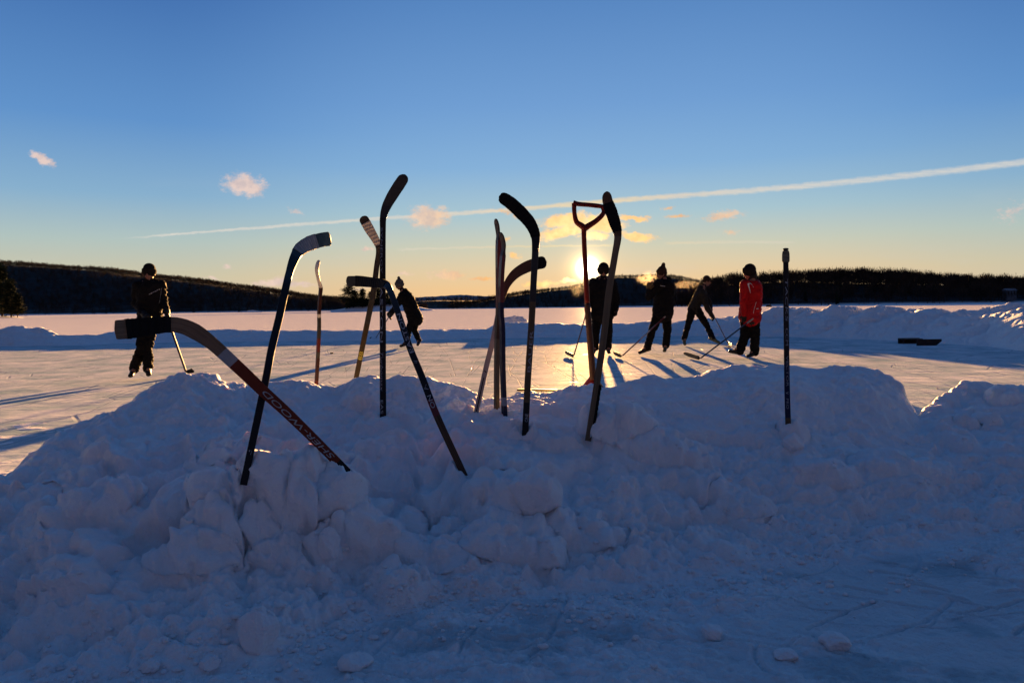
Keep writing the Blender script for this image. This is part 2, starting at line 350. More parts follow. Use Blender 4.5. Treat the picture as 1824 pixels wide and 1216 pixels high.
CREST = [(0,850),(45,812),(100,768),(160,752),(200,738),(250,705),(300,674),(330,664),(365,669),(400,682),(450,688),(490,682),(540,682),(600,692),(640,670),(662,668),(690,680),(722,672),
         (760,676),(800,688),(830,702),(858,714),(900,708),(940,699),(990,700),(1015,691),(1050,689),(1100,694),(1118,675),(1160,671),(1200,674),(1235,672),(1262,657),(1300,651),(1345,649),(1400,652),
         (1450,656),(1485,658),(1520,653),(1552,655),(1582,668),(1606,690),(1622,718),(1640,748),(1668,712),(1700,694),(1750,685),(1824,691)]
cols = sorted(BANK); CP = []
for c in cols:
    r = BANK[c]; toeY = G(c, r[0]).y; pts = [(toeY, 0.)]+[pt(c, *q) for q in r[1:7]]+[(r[7], -.01)]
    CP.append(pts)
CP = np.array(CP)                               # cols, 8, 2
colu = np.array([(c-CX)/FPX for c in cols])
ext = lambda k, f: np.array([[p[0], p[1]*f] for p in CP[k]])
colu = np.concatenate([[-1.5, -.95], colu, [.95, 1.5]]); CP = np.concatenate([[ext(0, .3)], [ext(0, .7)], CP, [ext(-1, 1.1)], [ext(-1, .9)]])
NU, NV = 1500, 620
ug = np.linspace(-1.15, 1.15, NU); vg = np.linspace(0, 1, NV); Yg = 1.72*(6.9/1.72)**vg
ctrlY = np.stack([np.interp(ug, colu, CP[:, k, 0]) for k in range(8)], 1); ctrlZ = np.stack([np.interp(ug, colu, CP[:, k, 1]) for k in range(8)], 1)
# silhouette of the crest from its own finer list
cpx = ug*FPX+CX
crow = np.interp(cpx, [c[0] for c in CREST], [c[1] for c in CREST])
fineZ = np.array([W(p, q, Y).z for p, q, Y in zip(cpx, crow, ctrlY[:, 6])])
inside = sstep(-60, 0, cpx)*(1-sstep(1824, 1900, cpx)); ctrlZ[:, 6] = ctrlZ[:, 6]*(1-inside)+fineZ*inside
Z = np.zeros((NU, NV)); S6 = np.zeros((NU, NV))
for i in range(NU):
    Z[i] = np.interp(Yg, ctrlY[i], ctrlZ[i]); S6[i] = np.interp(Yg, ctrlY[i], np.arange(8))
def blur(A, ax, n, k=1):
    for _ in range(n): A = (np.roll(A, k, ax)+A*2+np.roll(A, -k, ax))/4
    return A
Z = np.where(S6 <= 0, 0, Z)
Zs = blur(blur(Z, 1, 9), 0, 30); crestw = np.exp(-((S6-6)/.35)**2); Z = Zs*(1-.6*crestw)+Z*.6*crestw
Ug, YY = np.meshgrid(ug, Yg, indexing='ij'); XX = Ug*YY
on = sstep(.0, .55, S6)*(1-sstep(6.6, 7., S6)); pxm = Ug*FPX+CX
keepc = 1-.72*np.exp(-((S6-6)/.45)**2)
Z = Z+on*.035*fbm(XX*1.7, YY*1.7, 3, 81)*keepc
def dome(px, py, Y, rx, ry, h, p=2.5, ang=0.):
    global Z
    c = W(px, py, Y); dx_, dy_ = XX-c.x, YY-Y; ca, sa = math.cos(ang), math.sin(ang)
    q = (np.abs((dx_*ca+dy_*sa)/rx)**p+np.abs((-dx_*sa+dy_*ca)/ry)**p)**(1/p)
    q = q+.10*fbm(XX*12, YY*12, 3, int(px))
    Z = Z+h*np.clip(1-q**3, 0, 1)**.7
for d in [(1095,760,3.62,.19,.13,.12,2.2,.1), (1180,800,3.5,.22,.10,.07,3.,-.1), (1410,785,3.85,.065,.07,.07,3.), (540,885,2.72,.20,.12,.10,2.4), (420,910,2.62,.16,.10,.09,3.), (170,905,2.75,.14,.10,.08,3.4,.2),
          (640,930,2.66,.13,.10,.08,3.), (580,975,2.55,.06,.05,.09,2.2), (430,800,3.25,.16,.16,.06,2.4), (505,835,3.1,.13,.12,.08,2.3), (340,985,2.5,.14,.08,.07,3.), (880,890,2.95,.13,.10,.07,2.6), (770,1000,2.66,.12,.09,.06,3.),
          (1040,960,2.85,.14,.07,.05,2.6), (920,985,2.72,.18,.08,.07,3.), (1470,845,3.45,.13,.08,.05,3.), (1600,830,3.6,.24,.1,.05,3.), (1320,905,3.2,.12,.08,.05,2.5), (1745,705,5.0,.16,.09,.05,2.2), (1790,730,4.8,.11,.1,.08,2.2), (1720,770,4.35,.05,.05,.07,2.), (1760,760,4.4,.07,.06,.06,2.2),
          (40,905,2.95,.12,.12,.05,3.), (60,940,2.8,.09,.07,.05,3.), (650,700,4.1,.12,.12,.05,2.2),
          (768,948,2.88,.085,.07,-.17,2.), (268,985,2.52,.12,.09,-.12,2.), (548,848,3.12,.05,.05,-.10,2.), (430,1000,2.52,.02,.09,-.10,2.), (700,880,3.0,.14,.06,-.05,2.5), (1240,880,3.2,.1,.05,-.05,2.), (1290,800,3.7,.2,.07,-.05,2.)]: dome(*d)
# rubble: lumps laid out by distance along the slope and pushed out along its normal
dYr = np.gradient(Yg); Sl = blur(blur(Z, 1, 6), 0, 12); gz = np.gradient(Sl, axis=1)/dYr[None]; SS = np.cumsum(np.sqrt(1+gz**2)*dYr[None], axis=1)+1.7
gx = np.gradient(Sl, axis=0)/np.maximum(1e-4, np.gradient(XX, axis=0)); NL = np.sqrt(1+gz**2+gx**2)
wx = XX+.05*fbm(XX*6, SS*6, 4, 11); wy = SS+.05*fbm(XX*6+9, SS*6, 4, 12)
rough = (.45+.55*(1-sstep(3.6, 5.2, S6)))*(1-.5*sstep(1150, 1350, pxm)*(1-sstep(1640, 1680, pxm))*sstep(2.4, 3.6, S6))*(1-.35*sstep(1100, 1350, pxm))
R1 = clods(wx, wy, .34, 21, 2.6, .75, True)-.30; R2 = clods(wx+3, wy+1, .17, 31, 2.4, .7, True)-.28; R3 = clods(wx, wy, .082, 41, 2.6, .65, True)-.25; R4 = clods(XX+.01*fbm(XX*30, SS*30, 3, 3), SS, .034, 51)-.25
R5 = clods(XX+.004*fbm(XX*70, SS*70, 2, 4), SS, .016, 61, dens=.6)-.18
patch = sstep(-.15, .35, fbm(XX*2.2, SS*2.2, 3, 71)+.5*(1-sstep(1.2, 2.6, S6)))
DN = on*rough*(.046*R1*keepc + .040*R2*keepc + .036*R3*(.5+.5*keepc)) + on*(.024*R4*(.3+.7*patch) + .009*R5*(.2+.8*patch))*(.6+.4*rough)
DN += on*.022*fbm(XX*9, SS*9, 5, 91, .6) + on*.008*fbm(XX*40, SS*40, 4, 95, .65)
rg = lambda f, sd_: (1-np.abs(fbm(XX*f, SS*f, 4, sd_, .62))*2.4)
DN += on*(.013*rg(11, 171)+.006*rg(27, 172))*(.5+.5*patch)*(.4+.6*keepc)
DN = blur(blur(DN, 0, 1), 1, 1)
dn = DN/NL; XD = XX-gx*dn; YD = YY-gz*dn; Z = Z+dn
# trampled, scraped snow in front of the toe
flat = 1-sstep(.0, .35, S6)
cover = sstep(-.45, .20, fbm(XX*1.5+4, YY*1.5, 4, 101)+.55*(1-sstep(1000, 1900, pxm))-.15)
steps = .026*fbm(XX*7, YY*10, 5, 111, .62)+.009*clods(wx, wy, .07, 121, 2.6, .5, True)*(patch*.8+.2)+.007*R4*(.3+.7*patch)+.0045*R5+.005*fbm(XX*45, YY*45, 4, 113, .6)
Zf = .011+cover*(.010+steps)-.001*(1-cover)+(1-cover)*.25*steps+.0012*fbm(XX*30, YY*30, 3, 5)
rs = np.random.RandomState(5)
def groove(x0, y0, x1, y1, w, dep, bend=0.):
    global Zf
    ddx, ddy = x1-x0, y1-y0; L2 = ddx*ddx+ddy*ddy; t = np.clip(((XX-x0)*ddx+(YY-y0)*ddy)/L2, 0, 1)
    nx, ny = -ddy/math.sqrt(L2), ddx/math.sqrt(L2); b = bend*4*t*(1-t)
    d = np.hypot(XX-(x0+t*ddx+nx*b), YY-(y0+t*ddy+ny*b)); Zf = Zf-dep*np.exp(-(d/w)**2)*sstep(0, .1, t+.03)*1.
    Zf = Zf+dep*.35*np.exp(-((d-w*2)/w)**2)
for k in range(46):
    p = G(rs.uniform(550, 1850), rs.uniform(1010, 1216)); a = rs.uniform(-.5, .6)+(1.2 if rs.rand() < .3 else 0); l = rs.uniform(.12, .6)
    groove(p.x, p.y, p.x+l*math.cos(a), p.y+l*math.sin(a), rs.uniform(.003, .008), rs.uniform(.004, .011), rs.uniform(-.05, .05))
for px_, py_ in [(1545,1020),(1580,1035),(1610,1045),(1660,1010),(1700,1030),(1640,1060),(1740,1000),(1770,1040),(1500,1050),(1690,1075),(1790,1015),(1530,1000)]:
    p = G(px_, py_); groove(p.x, p.y, p.x+.11, p.y-.07, .009, .010)
for px_, py_ in [(20,1110),(50,1110),(80,1108)]:
    p = G(px_, py_); groove(p.x, p.y, p.x+.04, p.y+.2, .012, .02)
Z = Z*(1-flat)+Zf*flat
behind = sstep(6.85, 7., S6); Z = Z*(1-behind)+behind*(.003+.010*np.maximum(0, fbm(XX*5, YY*5, 4, 131))-.006)
edge = np.minimum.reduce([sstep(0, .02, vg)[None, :]*np.ones((NU, 1)), 1-sstep(.985, 1, vg)[None, :]*np.ones((NU, 1)), sstep(0, .01, np.linspace(0, 1, NU))[:, None]*np.ones((1, NV)), (1-sstep(.99, 1, np.linspace(0, 1, NU)))[:, None]*np.ones((1, NV))])
Z = Z*edge-.02*(1-edge)
idx = np.arange(NU*NV).reshape(NU, NV)
F = np.stack([idx[:-1, :-1], idx[1:, :-1], idx[1:, 1:], idx[:-1, 1:]], -1).reshape(-1, 4)
me = npmesh('snow_bank', np.stack([XD, YD, Z], -1).reshape(-1, 3), F)
icyv = .62*flat*np.clip((1-cover)*.5+.75*sstep(.08, .5, fbm(XX*3.1+2, YY*4.2, 5, 151, .62)), 0, 1)*sstep(200, 700, pxm)
me.attributes.new('icy', 'FLOAT', 'POINT').data.foreach_set('value', icyv.astype(np.float32).ravel())
BANKO = tag(link('snow_bank', me, SNOW), kind='structure'); bpy.context.view_layer.update()
def bank_hit(px, py):
    d = CAMR @ Vector(((px-CX)/FPX, -(py-CY)/FPX, -1.0)); uu = d.x/d.y; zz = d.z/d.y
    ok, loc, nn, ii = BANKO.ray_cast(Vector((0, 0, H)), d.normalized())
    Y = loc.y if ok else -H/zz
    return loc.copy() if ok else Vector((uu*Y, Y, 0.))
def bank_z(x, y):
    uu = x/y; i = int(round((uu-ug[0])/(ug[1]-ug[0]))); j = int(round(math.log(y/1.72)/math.log(6.9/1.72)*(NV-1)))
    if 0 <= i < NU and 0 <= j < NV: return max(0., float(Z[i, j]))
    return 0.

# ------------------------------------------------------------------ far banks around the rink
def ridge(name, rows, nu, depth, seed, amp, lump, lift=0.):
    # rows: px, base row, crest row, run from base to crest (m), back slope run (m)
    a = np.array(rows, float); n = nu; p = np.linspace(a[0, 0], a[-1, 0], n)
    br, cr, run, brun = [np.interp(p, a[:, 0], a[:, k]) for k in (1, 2, 3, 4)]
    u_ = (p-CX)/FPX; Yb = np.array([G(x, y).y for x, y in zip(p, br)]); Yc = Yb+run
    zc = np.array([W(x, y, Y).z for x, y, Y in zip(p, cr, Yc)])
    t = np.linspace(0, 1, depth); P = np.zeros((n, depth, 3))
    prof = np.interp(t, [0, .04, .30, .45, .55, .7, .85, 1], [-.06, .02, .62, .93, 1., .72, .3, -.06])
    Yv = Yb[:, None]+np.interp(t, [0, .5, 1], [0, 1, 1])[None]*run[:, None]+np.interp(t, [0, .5, 1], [0, 0, 1])[None]*brun[:, None]
    Xv = u_[:, None]*Yv; Zv = prof[None]*zc[:, None]
    k = np.clip(zc, .1, 1)[:, None]*np.clip(prof, 0, 1)[None]**.5
    wx_ = Xv+.2*fbm(Xv*2, Yv*2, 3, seed); wy_ = Yv+.2*fbm(Xv*2+5, Yv*2, 3, seed+1)
    Zv = Zv+k*amp*((clods(wx_, wy_, lump, seed+2)-.35)*.5+(clods(wx_, wy_, lump*.45, seed+3)-.3)*.28+(clods(wx_, wy_, lump*.2, seed+4)-.25)*.13+.25*fbm(Xv*.9, Yv*.9, 3, seed+5))
    Yv = Yv+.12*lump*fbm(Xv*3, Zv*5, 3, seed+9)
    P = np.stack([Xv, Yv, Zv], -1); ix = np.arange(n*depth).reshape(n, depth)
    F = np.stack([ix[:-1, :-1], ix[1:, :-1], ix[1:, 1:], ix[:-1, 1:]], -1).reshape(-1, 4)
    return tag(link(name, npmesh(name, P.reshape(-1, 3), F), SNOWF), kind='structure')
ridge('snow_bank', [(-600,626,606,1.4,2.),(-60,618,586,1.5,2.),(0,617,588,1.5,2.),(25,617,585,1.5,2.),(75,616,584,1.5,2.),(105,616,597,1.4,2.),(170,614,597,1.4,2.),(210,612,590,1.6,2.),(400,609,588,1.6,2.),(500,608,589,1.6,2.),(650,607,590,1.6,2.),
      (760,605,588,1.6,2.),(870,603,585,1.8,2.),(890,603,577,1.8,2.),(1000,601,578,1.8,2.),(1100,600,577,1.8,2.),(1200,599,574,1.8,2.4),(1240,599,571,1.8,2.6),(1300,600,564,1.8,2.8),(1330,601,563,1.8,3.)], 1500, 70, 201, .38, .8)
ridge('snow_bank', [(1326,601,563,2.0,3.),(1360,600,558,2.2,3.5),(1400,600,554,2.4,3.5),(1480,603,553,2.6,4.),(1560,606,553,2.6,4.),(1650,610,556,2.6,4.),(1700,614,562,2.6,4.),(1760,618,567,2.6,4.),(1824,626,561,2.6,4.),(2100,645,545,2.6,4.),(2700,700,540,2.6,4.)], 1500, 110, 301, .55, .9)
ridge('snow_bank', [(1560,577,553,1.5,2.5),(1640,577,554,1.5,2.5),(1690,577,556,1.5,2.5),(1720,576,552,1.6,2.5),(1770,576,549,1.6,2.5),(1830,576,546,1.6,2.5),(2200,572,540,1.6,2.5)], 900, 50, 401, .6, .9)
ridge('snow_mound', [(884,592,584,.5,1.2),(897,592,567,.6,1.2),(915,592,564,.6,1.2),(930,592,566,.6,1.2),(940,592,573,.6,1.2),(952,592,585,.5,1.2)], 200, 40, 501, .35, .6)
ridge('snow_mound', [(436,556,555.2,1.5,4.),(444,556,553,1.5,4.),(452,556,552.2,1.5,4.),(460,556,553.6,1.5,4.),(468,556,555.4,1.5,4.)], 60, 16, 521, .2, 3.)

# ------------------------------------------------------------------ distant hills and woods
def hill_mat():
    m = bpy.data.materials.new('wooded hillside ground'); m.use_nodes = True; nt = m.node_tree; q = NT(nt); b = nt.nodes['Principled BSDF']
    t = q.n('ShaderNodeTexCoord').outputs['Object']; sp = q.n('ShaderNodeSeparateXYZ'); nt.links.new(t, sp.inputs[0])
    low = q.rng(sp.outputs[2], 0., 10., .22, .03); n = q.rng(q.noise(t, .03, 6, .7), .42, .62)
    c = q.mix(q.m('MULTIPLY', n, low), (.014, .012, .012), (.40, .43, .48)); c = q.mix(q.rng(sp.outputs[2], .3, 1.4, 1., 0.), c, (.8, .82, .86))
    nt.links.new(c, b.inputs['Base Color']); b.inputs['Roughness'].default_value = .95; b.inputs['Specular IOR Level'].default_value = .1
    return m
HILL = hill_mat()
def bark_mat(name, a, b_):
    m = bpy.data.materials.new(name); m.use_nodes = True; nt = m.node_tree; q = NT(nt); b = nt.nodes['Principled BSDF']
    t = q.n('ShaderNodeTexCoord').outputs['Object']
    c = q.mix(q.rng(q.noise(t, .08, 5, .7), .35, .65), a, b_); nt.links.new(c, b.inputs['Base Color']); b.inputs['Roughness'].default_value = .95; b.inputs['Specular IOR Level'].default_value = .05
    return m
TWIG = bark_mat('bare winter twigs', (.028, .022, .020), (.065, .045, .034)); NEEDLE = bark_mat('dark needles', (.012, .020, .014), (.030, .042, .022)); BARK = bark_mat('pine bark', (.06, .045, .035), (.10, .07, .05))
def bare_tree(rs, ntw=110):             # unit-high crown of thin twig slivers
    V = []; 
    for k in range(3):
        a = k*2.1; V.append([(math.cos(a)*.02, math.sin(a)*.02, -.05), (math.cos(a+2.1)*.02, math.sin(a+2.1)*.02, -.05), (0, 0, .7)])
    for k in range(ntw):
        ph = rs.uniform(0, 6.28); ce = rs.uniform(-.75, 1.); rr_ = rs.uniform(.35, 1.)**.5; cr_ = math.sqrt(1-ce*ce)
        q = np.array([math.cos(ph)*cr_*.34*rr_, math.sin(ph)*cr_*.34*rr_, .47+.50*ce*rr_]); p = q*rs.uniform(.5, .82)+np.array([0, 0, .25])*rs.uniform(.15, .5); p[2] = min(p[2], q[2]-.02)
        b = rs.normal(0, 1, 3); b = np.cross(b, q-p); b = b/np.linalg.norm(b)*rs.uniform(.005, .016); V.append([p-b, p+b, q]); continue
        z0 = rs.uniform(.22, .8); a = rs.uniform(0, 6.28); rr = .30*math.sin(min(1, (1.05-z0)/.75)*1.7)
        r0 = rr*rs.uniform(0, .7); x0, y0 = math.cos(a)*r0, math.sin(a)*r0; l = rs.uniform(.10, .28)
        a2 = a+rs.normal(0, .6); e = rs.uniform(.3, 1.3); d = np.array([math.cos(a2)*math.cos(e), math.sin(a2)*math.cos(e), math.sin(e)])*l
        w = rs.uniform(.006, .018); b = rs.normal(0, 1, 3); b = np.cross(b, d); b = b/np.linalg.norm(b)*w
        p = np.array([x0, y0, z0]); q = p+d
        if q[2] > 1: q[2] = 1-rs.rand()*.05
        V.append([p-b, p+b, q])
    return np.array(V).reshape(-1, 3)
def fir_tree(rs, n=150):
    V = []
    for k in range(n):
        z = 1-rs.rand()**.75*.86; r = .20*(1-z)**.8*rs.uniform(.5, 1.15)+.012; a = rs.uniform(0, 6.28)
        t = np.array([math.cos(a), math.sin(a), -.25-.3*rs.rand()])*r; s = np.array([-math.sin(a), math.cos(a), 0])*r*rs.uniform(.18, .4)
        o = np.array([0, 0, z]); V.append([o+np.array([0, 0, .02]), o+t+s, o+t-s])
    for k in range(3):
        a = k*2.1; V.append([(math.cos(a)*.012, math.sin(a)*.012, -.05), (math.cos(a+2.1)*.012, math.sin(a+2.1)*.012, -.05), (0, 0, .9)])
    return np.array(V, float).reshape(-1, 3)
def hill(name, rows, nu, depth, seed, spacing, th, firs=.04, ntw=110, front=.60):
    # rows: px, shore row, top-of-trees row, run to ridge
    rs = np.random.RandomState(seed); a = np.array(rows, float); p = np.linspace(a[0, 0], a[-1, 0], nu)
    sh, tp, run = [np.interp(p, a[:, 0], a[:, k]) for k in (1, 2, 3)]
    Yb = a[:, 4][0]+0*p if a.shape[1] > 4 else None
    Yb = np.interp(p, a[:, 0], a[:, 4]); Yr = Yb+run; zr = np.array([W(x, y, Y).z for x, y, Y in zip(p, tp, Yr)])-th*front; zr = np.maximum(zr, .3)
    t = np.linspace(0, 1, depth); prof = np.interp(t, [0, .03, .5, 1], [-.02, .03, 1., .0]); prof = np.where(t < .5, np.sin(np.clip(t*2, 0, 1)*math.pi/2)**1.25, prof); prof[0] = -.02
    Yv = Yb[:, None]+run[:, None]*2*t[None]; Xv = ((p-CX)/FPX)[:, None]*Yv
    Zv = prof[None]*zr[:, None]*(1+.0*Xv)+np.where(t > .02, 1, 0)[None]*np.minimum(th*.2, zr[:, None]*.3)*fbm(Xv/120, Yv/120, 3, seed)*np.clip(prof, 0, 1)[None]
    ix = np.arange(nu*depth).reshape(nu, depth); F = np.stack([ix[:-1, :-1], ix[1:, :-1], ix[1:, 1:], ix[:-1, 1:]], -1).reshape(-1, 4)
    tag(link(name, npmesh(name, np.stack([Xv, Yv, Zv], -1).reshape(-1, 3), F), HILL), kind='structure')
    # the wood on it
    tpl = [bare_tree(rs, ntw) for _ in range(6)]; ft = [fir_tree(rs, ntw) for _ in range(3)]
    area = 0; V = []; VF = []
    wd = (p[-1]-p[0])/FPX*Yb.mean(); N = int(wd*run.mean()*1.15/spacing**2)
    for k in range(N):
        pu = rs.uniform(p[0], p[-1]); tt = rs.uniform(.012, .56)**1.15 if rs.rand() < .62 else rs.uniform(.40, .54)
        i = int((pu-p[0])/(p[-1]-p[0])*(nu-1)); j = tt*(depth-1); j0 = int(j); fz = j-j0
        y = Yb[i]+run[i]*2*tt; x = (pu-CX)/FPX*y; z = Zv[i, j0]*(1-fz)+Zv[i, min(depth-1, j0+1)]*fz
        h = th*rs.uniform(.62, 1.05)*(1.+.12*math.sin(x*.05+seed)); w = h*rs.uniform(.85, 1.35); ang_ = rs.uniform(0, 6.28); ca, sa = math.cos(ang_), math.sin(ang_)
        if rs.rand() < firs: q = ft[rs.randint(3)]; out = VF; w = h*rs.uniform(.8, 1.1); h *= rs.uniform(.9, 1.15)
        else: q = tpl[rs.randint(6)]; out = V
        out.append(np.stack([(q[:, 0]*ca-q[:, 1]*sa)*w+x, (q[:, 0]*sa+q[:, 1]*ca)*w+y, q[:, 2]*h+z-.3], -1))
    for nm, lst, mt in (('bare_wood', V, TWIG), ('fir_wood', VF, NEEDLE)):
        if not lst: continue
        A = np.concatenate(lst); o = link(nm, npmesh(nm, A, np.arange(len(A)).reshape(-1, 3)), mt, smooth=False)
        tag(o, {'bare_wood': 'mass of bare leafless trees covering the %s', 'fir_wood': 'dark firs scattered through the bare trees on the %s'}[nm] % NAMES[name+str(seed)], 'wood', kind='stuff')
NAMES = {'hill11': 'long dark hill at the left', 'hill12': 'low hill across the lake behind the middle sticks', 'hill13': 'hill below the setting sun', 'hill14': 'near shore at the right', 'hill15': 'grey-green ridge at the far right'}
hill('hill', [(-700,566,440,500,620),(-200,562,452,480,640),(0,561,465,460,660),(100,560,472,440,680),(200,559,480,420,680),(300,558,489,400,690),(400,557,502,330,700),(500,556,516,260,720),(600,555,527,200,740),(680,554,540,120,760),(760,554,552,60,780)], 260, 50, 11, 5.6, 8.5, .06, 95, .74)
hill('hill', [(560,553,535,150,1250),(700,553,531,200,1250),(760,553,529,220,1250),(850,552,528,220,1250),(880,552,526,220,1250),(960,551,534,160,1250),(1040,551,545,80,1250)], 120, 30, 12, 10., 12, .12, 60)
hill('hill', [(800,552,541,150,1060),(860,552,530,200,1060),(900,551.5,522,240,1060),(960,551,514,260,1060),(1020,550.5,506,280,1060),(1060,550,496,300,1060),(1100,549.5,488,320,1060),(1200,548,489,320,1060),(1240,547.5,497,300,1060),(1300,547,504,260,1060),(1500,544,520,200,1060),(1700,542,530,120,1060)], 220, 40, 13, 6.6, 9.5, .18, 80, .74)
hill('hill', [(1195,548,540,30,520),(1225,547.6,526,55,510),(1250,547,500,90,490),(1300,546,486,100,470),(1400,544,483,105,450),(1500,542,485,105,440),(1600,541,485,105,435),(1700,539,487,105,430),(1780,538,492,100,430),(1824,537,496,95,430),(2100,534,490,95,420),(2700,526,485,100,400)], 260, 30, 14, 4.6, 13, .03, 170)
hill('hill', [(1640,538,515,200,2300),(1720,537,496,300,2300),(1800,537,492,320,2300),(2000,534,488,320,2300),(2400,530,500,300,2300)], 80, 20, 15, 26., 14, .1, 40)
# range far beyond, distance haze put into its pale base colour
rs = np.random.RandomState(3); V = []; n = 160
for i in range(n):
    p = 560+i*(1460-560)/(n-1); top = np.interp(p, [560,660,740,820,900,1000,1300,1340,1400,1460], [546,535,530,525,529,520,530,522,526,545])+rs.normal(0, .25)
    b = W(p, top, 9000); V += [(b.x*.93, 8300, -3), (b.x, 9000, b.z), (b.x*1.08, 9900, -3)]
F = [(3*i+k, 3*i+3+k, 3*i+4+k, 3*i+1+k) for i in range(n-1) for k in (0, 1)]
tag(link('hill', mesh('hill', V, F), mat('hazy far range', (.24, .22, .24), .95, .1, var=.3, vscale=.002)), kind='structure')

# ------------------------------------------------------------------ single conifers: islet and left point
def crown_mesh(h, rs, kind, n):
    V = []
    tiers = int(h*1.5)
    for k in range(n):
        z = rs.uniform(.10 if kind == 'fir' else .28, 1.)
        if kind == 'fir': r = .23*h*(1-z)**.85*(.75+.35*math.sin(z*tiers*6.28/2+rs.rand()))+.03*h*(1-z)+.05
        else: r = h*.26*(math.sin(min(1, (1.04-z)*1.5)*1.7))*(.45+.55*abs(math.sin(z*9+.6)))
        a = rs.uniform(0, 6.28); q = rs.uniform(.25, 1.)**.6; c = np.array([math.cos(a)*r*q, math.sin(a)*r*q, z*h+r*q*(-.22 if kind == 'fir' else .12)])
        s = h*.062*rs.uniform(.5, 1.4)
        for _ in range(3):
            d1 = rs.normal(0, 1, 3)*[1, 1, .35]; d2 = rs.normal(0, 1, 3)*[1, 1, .35]
            o = c+rs.normal(0, s*.6, 3); V.append([o, o+d1*s*.8, o+d2*s*.5])
    return np.array(V).reshape(-1, 3)
def conifer(px, base_row, top_row, Y, kind, label, seed, wide=1., z0=None, group=None):
    rs = np.random.RandomState(seed); b = W(px, base_row, Y); t = W(px, top_row, Y); h = t.z-b.z
    e = empty('pine_tree' if kind == 'pine' else 'fir_tree', b, label, 'tree', group)
    V = crown_mesh(h, rs, kind, 1100 if kind == 'fir' else 800)*[wide, wide, 1]+np.array(b)
    link('crown', npmesh('crown', V, np.arange(len(V)).reshape(-1, 3)), NEEDLE, e, smooth=False)
    vs = []; r0 = .022*h
    for k in range(8): vs += [(b.x+math.cos(k*.785)*r0, b.y+math.sin(k*.785)*r0, b.z-1.)]
    for k in range(8): vs += [(b.x+math.cos(k*.785)*r0*.15, b.y+math.sin(k*.785)*r0*.15, t.z-.03*h)]
    fs = [(k, (k+1) % 8, 8+(k+1) % 8, 8+k) for k in range(8)]
    for k in range(14):                 # limbs
        z = rs.uniform(.3, .95)*h; a = rs.uniform(0, 6.28); l = (.18*h*(1-z/h)+.05*h)*wide; i = len(vs); o = Vector((b.x, b.y, b.z+z)); d = Vector((math.cos(a), math.sin(a), .1))*l
        vs += [o+Vector((0, 0, .012*h)), o-Vector((0, 0, .012*h)), o+d]; fs.append((i, i+1, i+2))
    link('trunk', mesh('trunk', vs, fs), BARK, e)
GI = 'conifers on the snowy islet'
islet = [(590,553.6,553.4,2,6,350),(610,553.5,550,6,10,350),(625,553.5,545.5,9,12,350),(650,553.4,542,10,14,350),(690,553,539.5,12,14,350),(720,553,541,12,14,350),(750,552.7,547,8,12,350),(775,552.5,552,3,6,350)]
a = np.array(islet); p = np.linspace(590, 775, 90); V = []
tt = np.linspace(0, 1, 14); pr = np.sin(tt*math.pi)**.8; pr[0] = pr[-1] = -.1
for x in p:
    top = np.interp(x, a[:, 0], a[:, 2]); zc = W(x, top, 358).z
    for t_, q_ in zip(tt, pr): Y = 348+24*t_; V.append(((x-CX)/FPX*Y, Y, max(.0, zc)*q_))
V = np.array(V); V[:, 2] += .35*fbm(V[:, 0]/3, V[:, 1]/3, 3, 8)*(V[:, 2] > .3)
ix = np.arange(90*14).reshape(90, 14); F = np.stack([ix[:-1, :-1], ix[1:, :-1], ix[1:, 1:], ix[:-1, 1:]], -1).reshape(-1, 4)
tag(link('snowy_islet', npmesh('snowy_islet', V, F), SNOWF), kind='structure')
conifer(622, 548, 508, 354, 'pine', 'tall ragged pine with gaps in its crown, at the left end of the islet', 1, 1.6)
conifer(633, 547, 518, 358, 'pine', 'shorter leaning pine beside the tall ragged pine on the islet', 2, 1.60)
conifer(646, 546, 515, 352, 'fir', 'dense dark pointed fir in the middle of the islet', 3, 1.5)
conifer(660, 544, 520, 362, 'pine', 'thin pale pine behind the brown leaning hockey stick on the islet', 4, 1.28)
conifer(674, 544, 514, 356, 'fir', 'dark fir just left of the upright lettered hockey stick on the islet', 5, 1.44)
conifer(690, 543, 522, 362, 'fir', 'low fir on the right part of the islet behind the crossed sticks', 6, 1.6)
for i, (px, w_) in enumerate([(640, 16), (655, 20), (668, 18), (684, 22), (700, 18)]):    # low brush round the pines
    pass
rs = np.random.RandomState(44); V = []
for k in range(2600):
    x = rs.uniform(618, 702); Y = rs.uniform(352, 364); top = np.interp(x, a[:, 0], a[:, 2]); z = W(x, top, 358).z
    c = np.array([(x-CX)/FPX*Y, Y, z-.3+rs.rand()*2.2]); V.append([c+rs.normal(0, .5, 3), c+rs.normal(0, .5, 3), c+rs.normal(0, .5, 3)])
V = np.array(V).reshape(-1, 3); tag(link('brush', npmesh('brush', V, np.arange(len(V)).reshape(-1, 3)), NEEDLE, smooth=False), 'dark low brush growing between the conifers on the snowy islet', 'brush', kind='stuff')
conifer(4, 562, 474, 190, 'fir', 'tallest dark fir on the point at the left edge', 7, 1.05)
conifer(-26, 563, 466, 196, 'fir', 'dark fir standing left of the tallest fir on the point', 8, 1.1)
conifer(20, 562, 500, 186, 'fir', 'middle fir right of the tallest fir on the left point', 9, 1.2)
conifer(31, 562, 524, 184, 'fir', 'smallest bushy fir at the right end of the left point', 10, 1.7)
V = []; F = []; rs = np.random.RandomState(9); n = 40
for i in range(n):
    x = -400+i*(445)/(n-1)
    for t_, q_ in zip(np.linspace(0, 1, 10), np.sin(np.linspace(0, 1, 10)*math.pi)):
        Y = 178+26*t_; V.append(((x-CX)/FPX*Y, Y, q_*np.interp(x, [-400, 0, 30, 45], [4., .55, .4, 0.])*(1+rs.normal(0, .2))-.03))
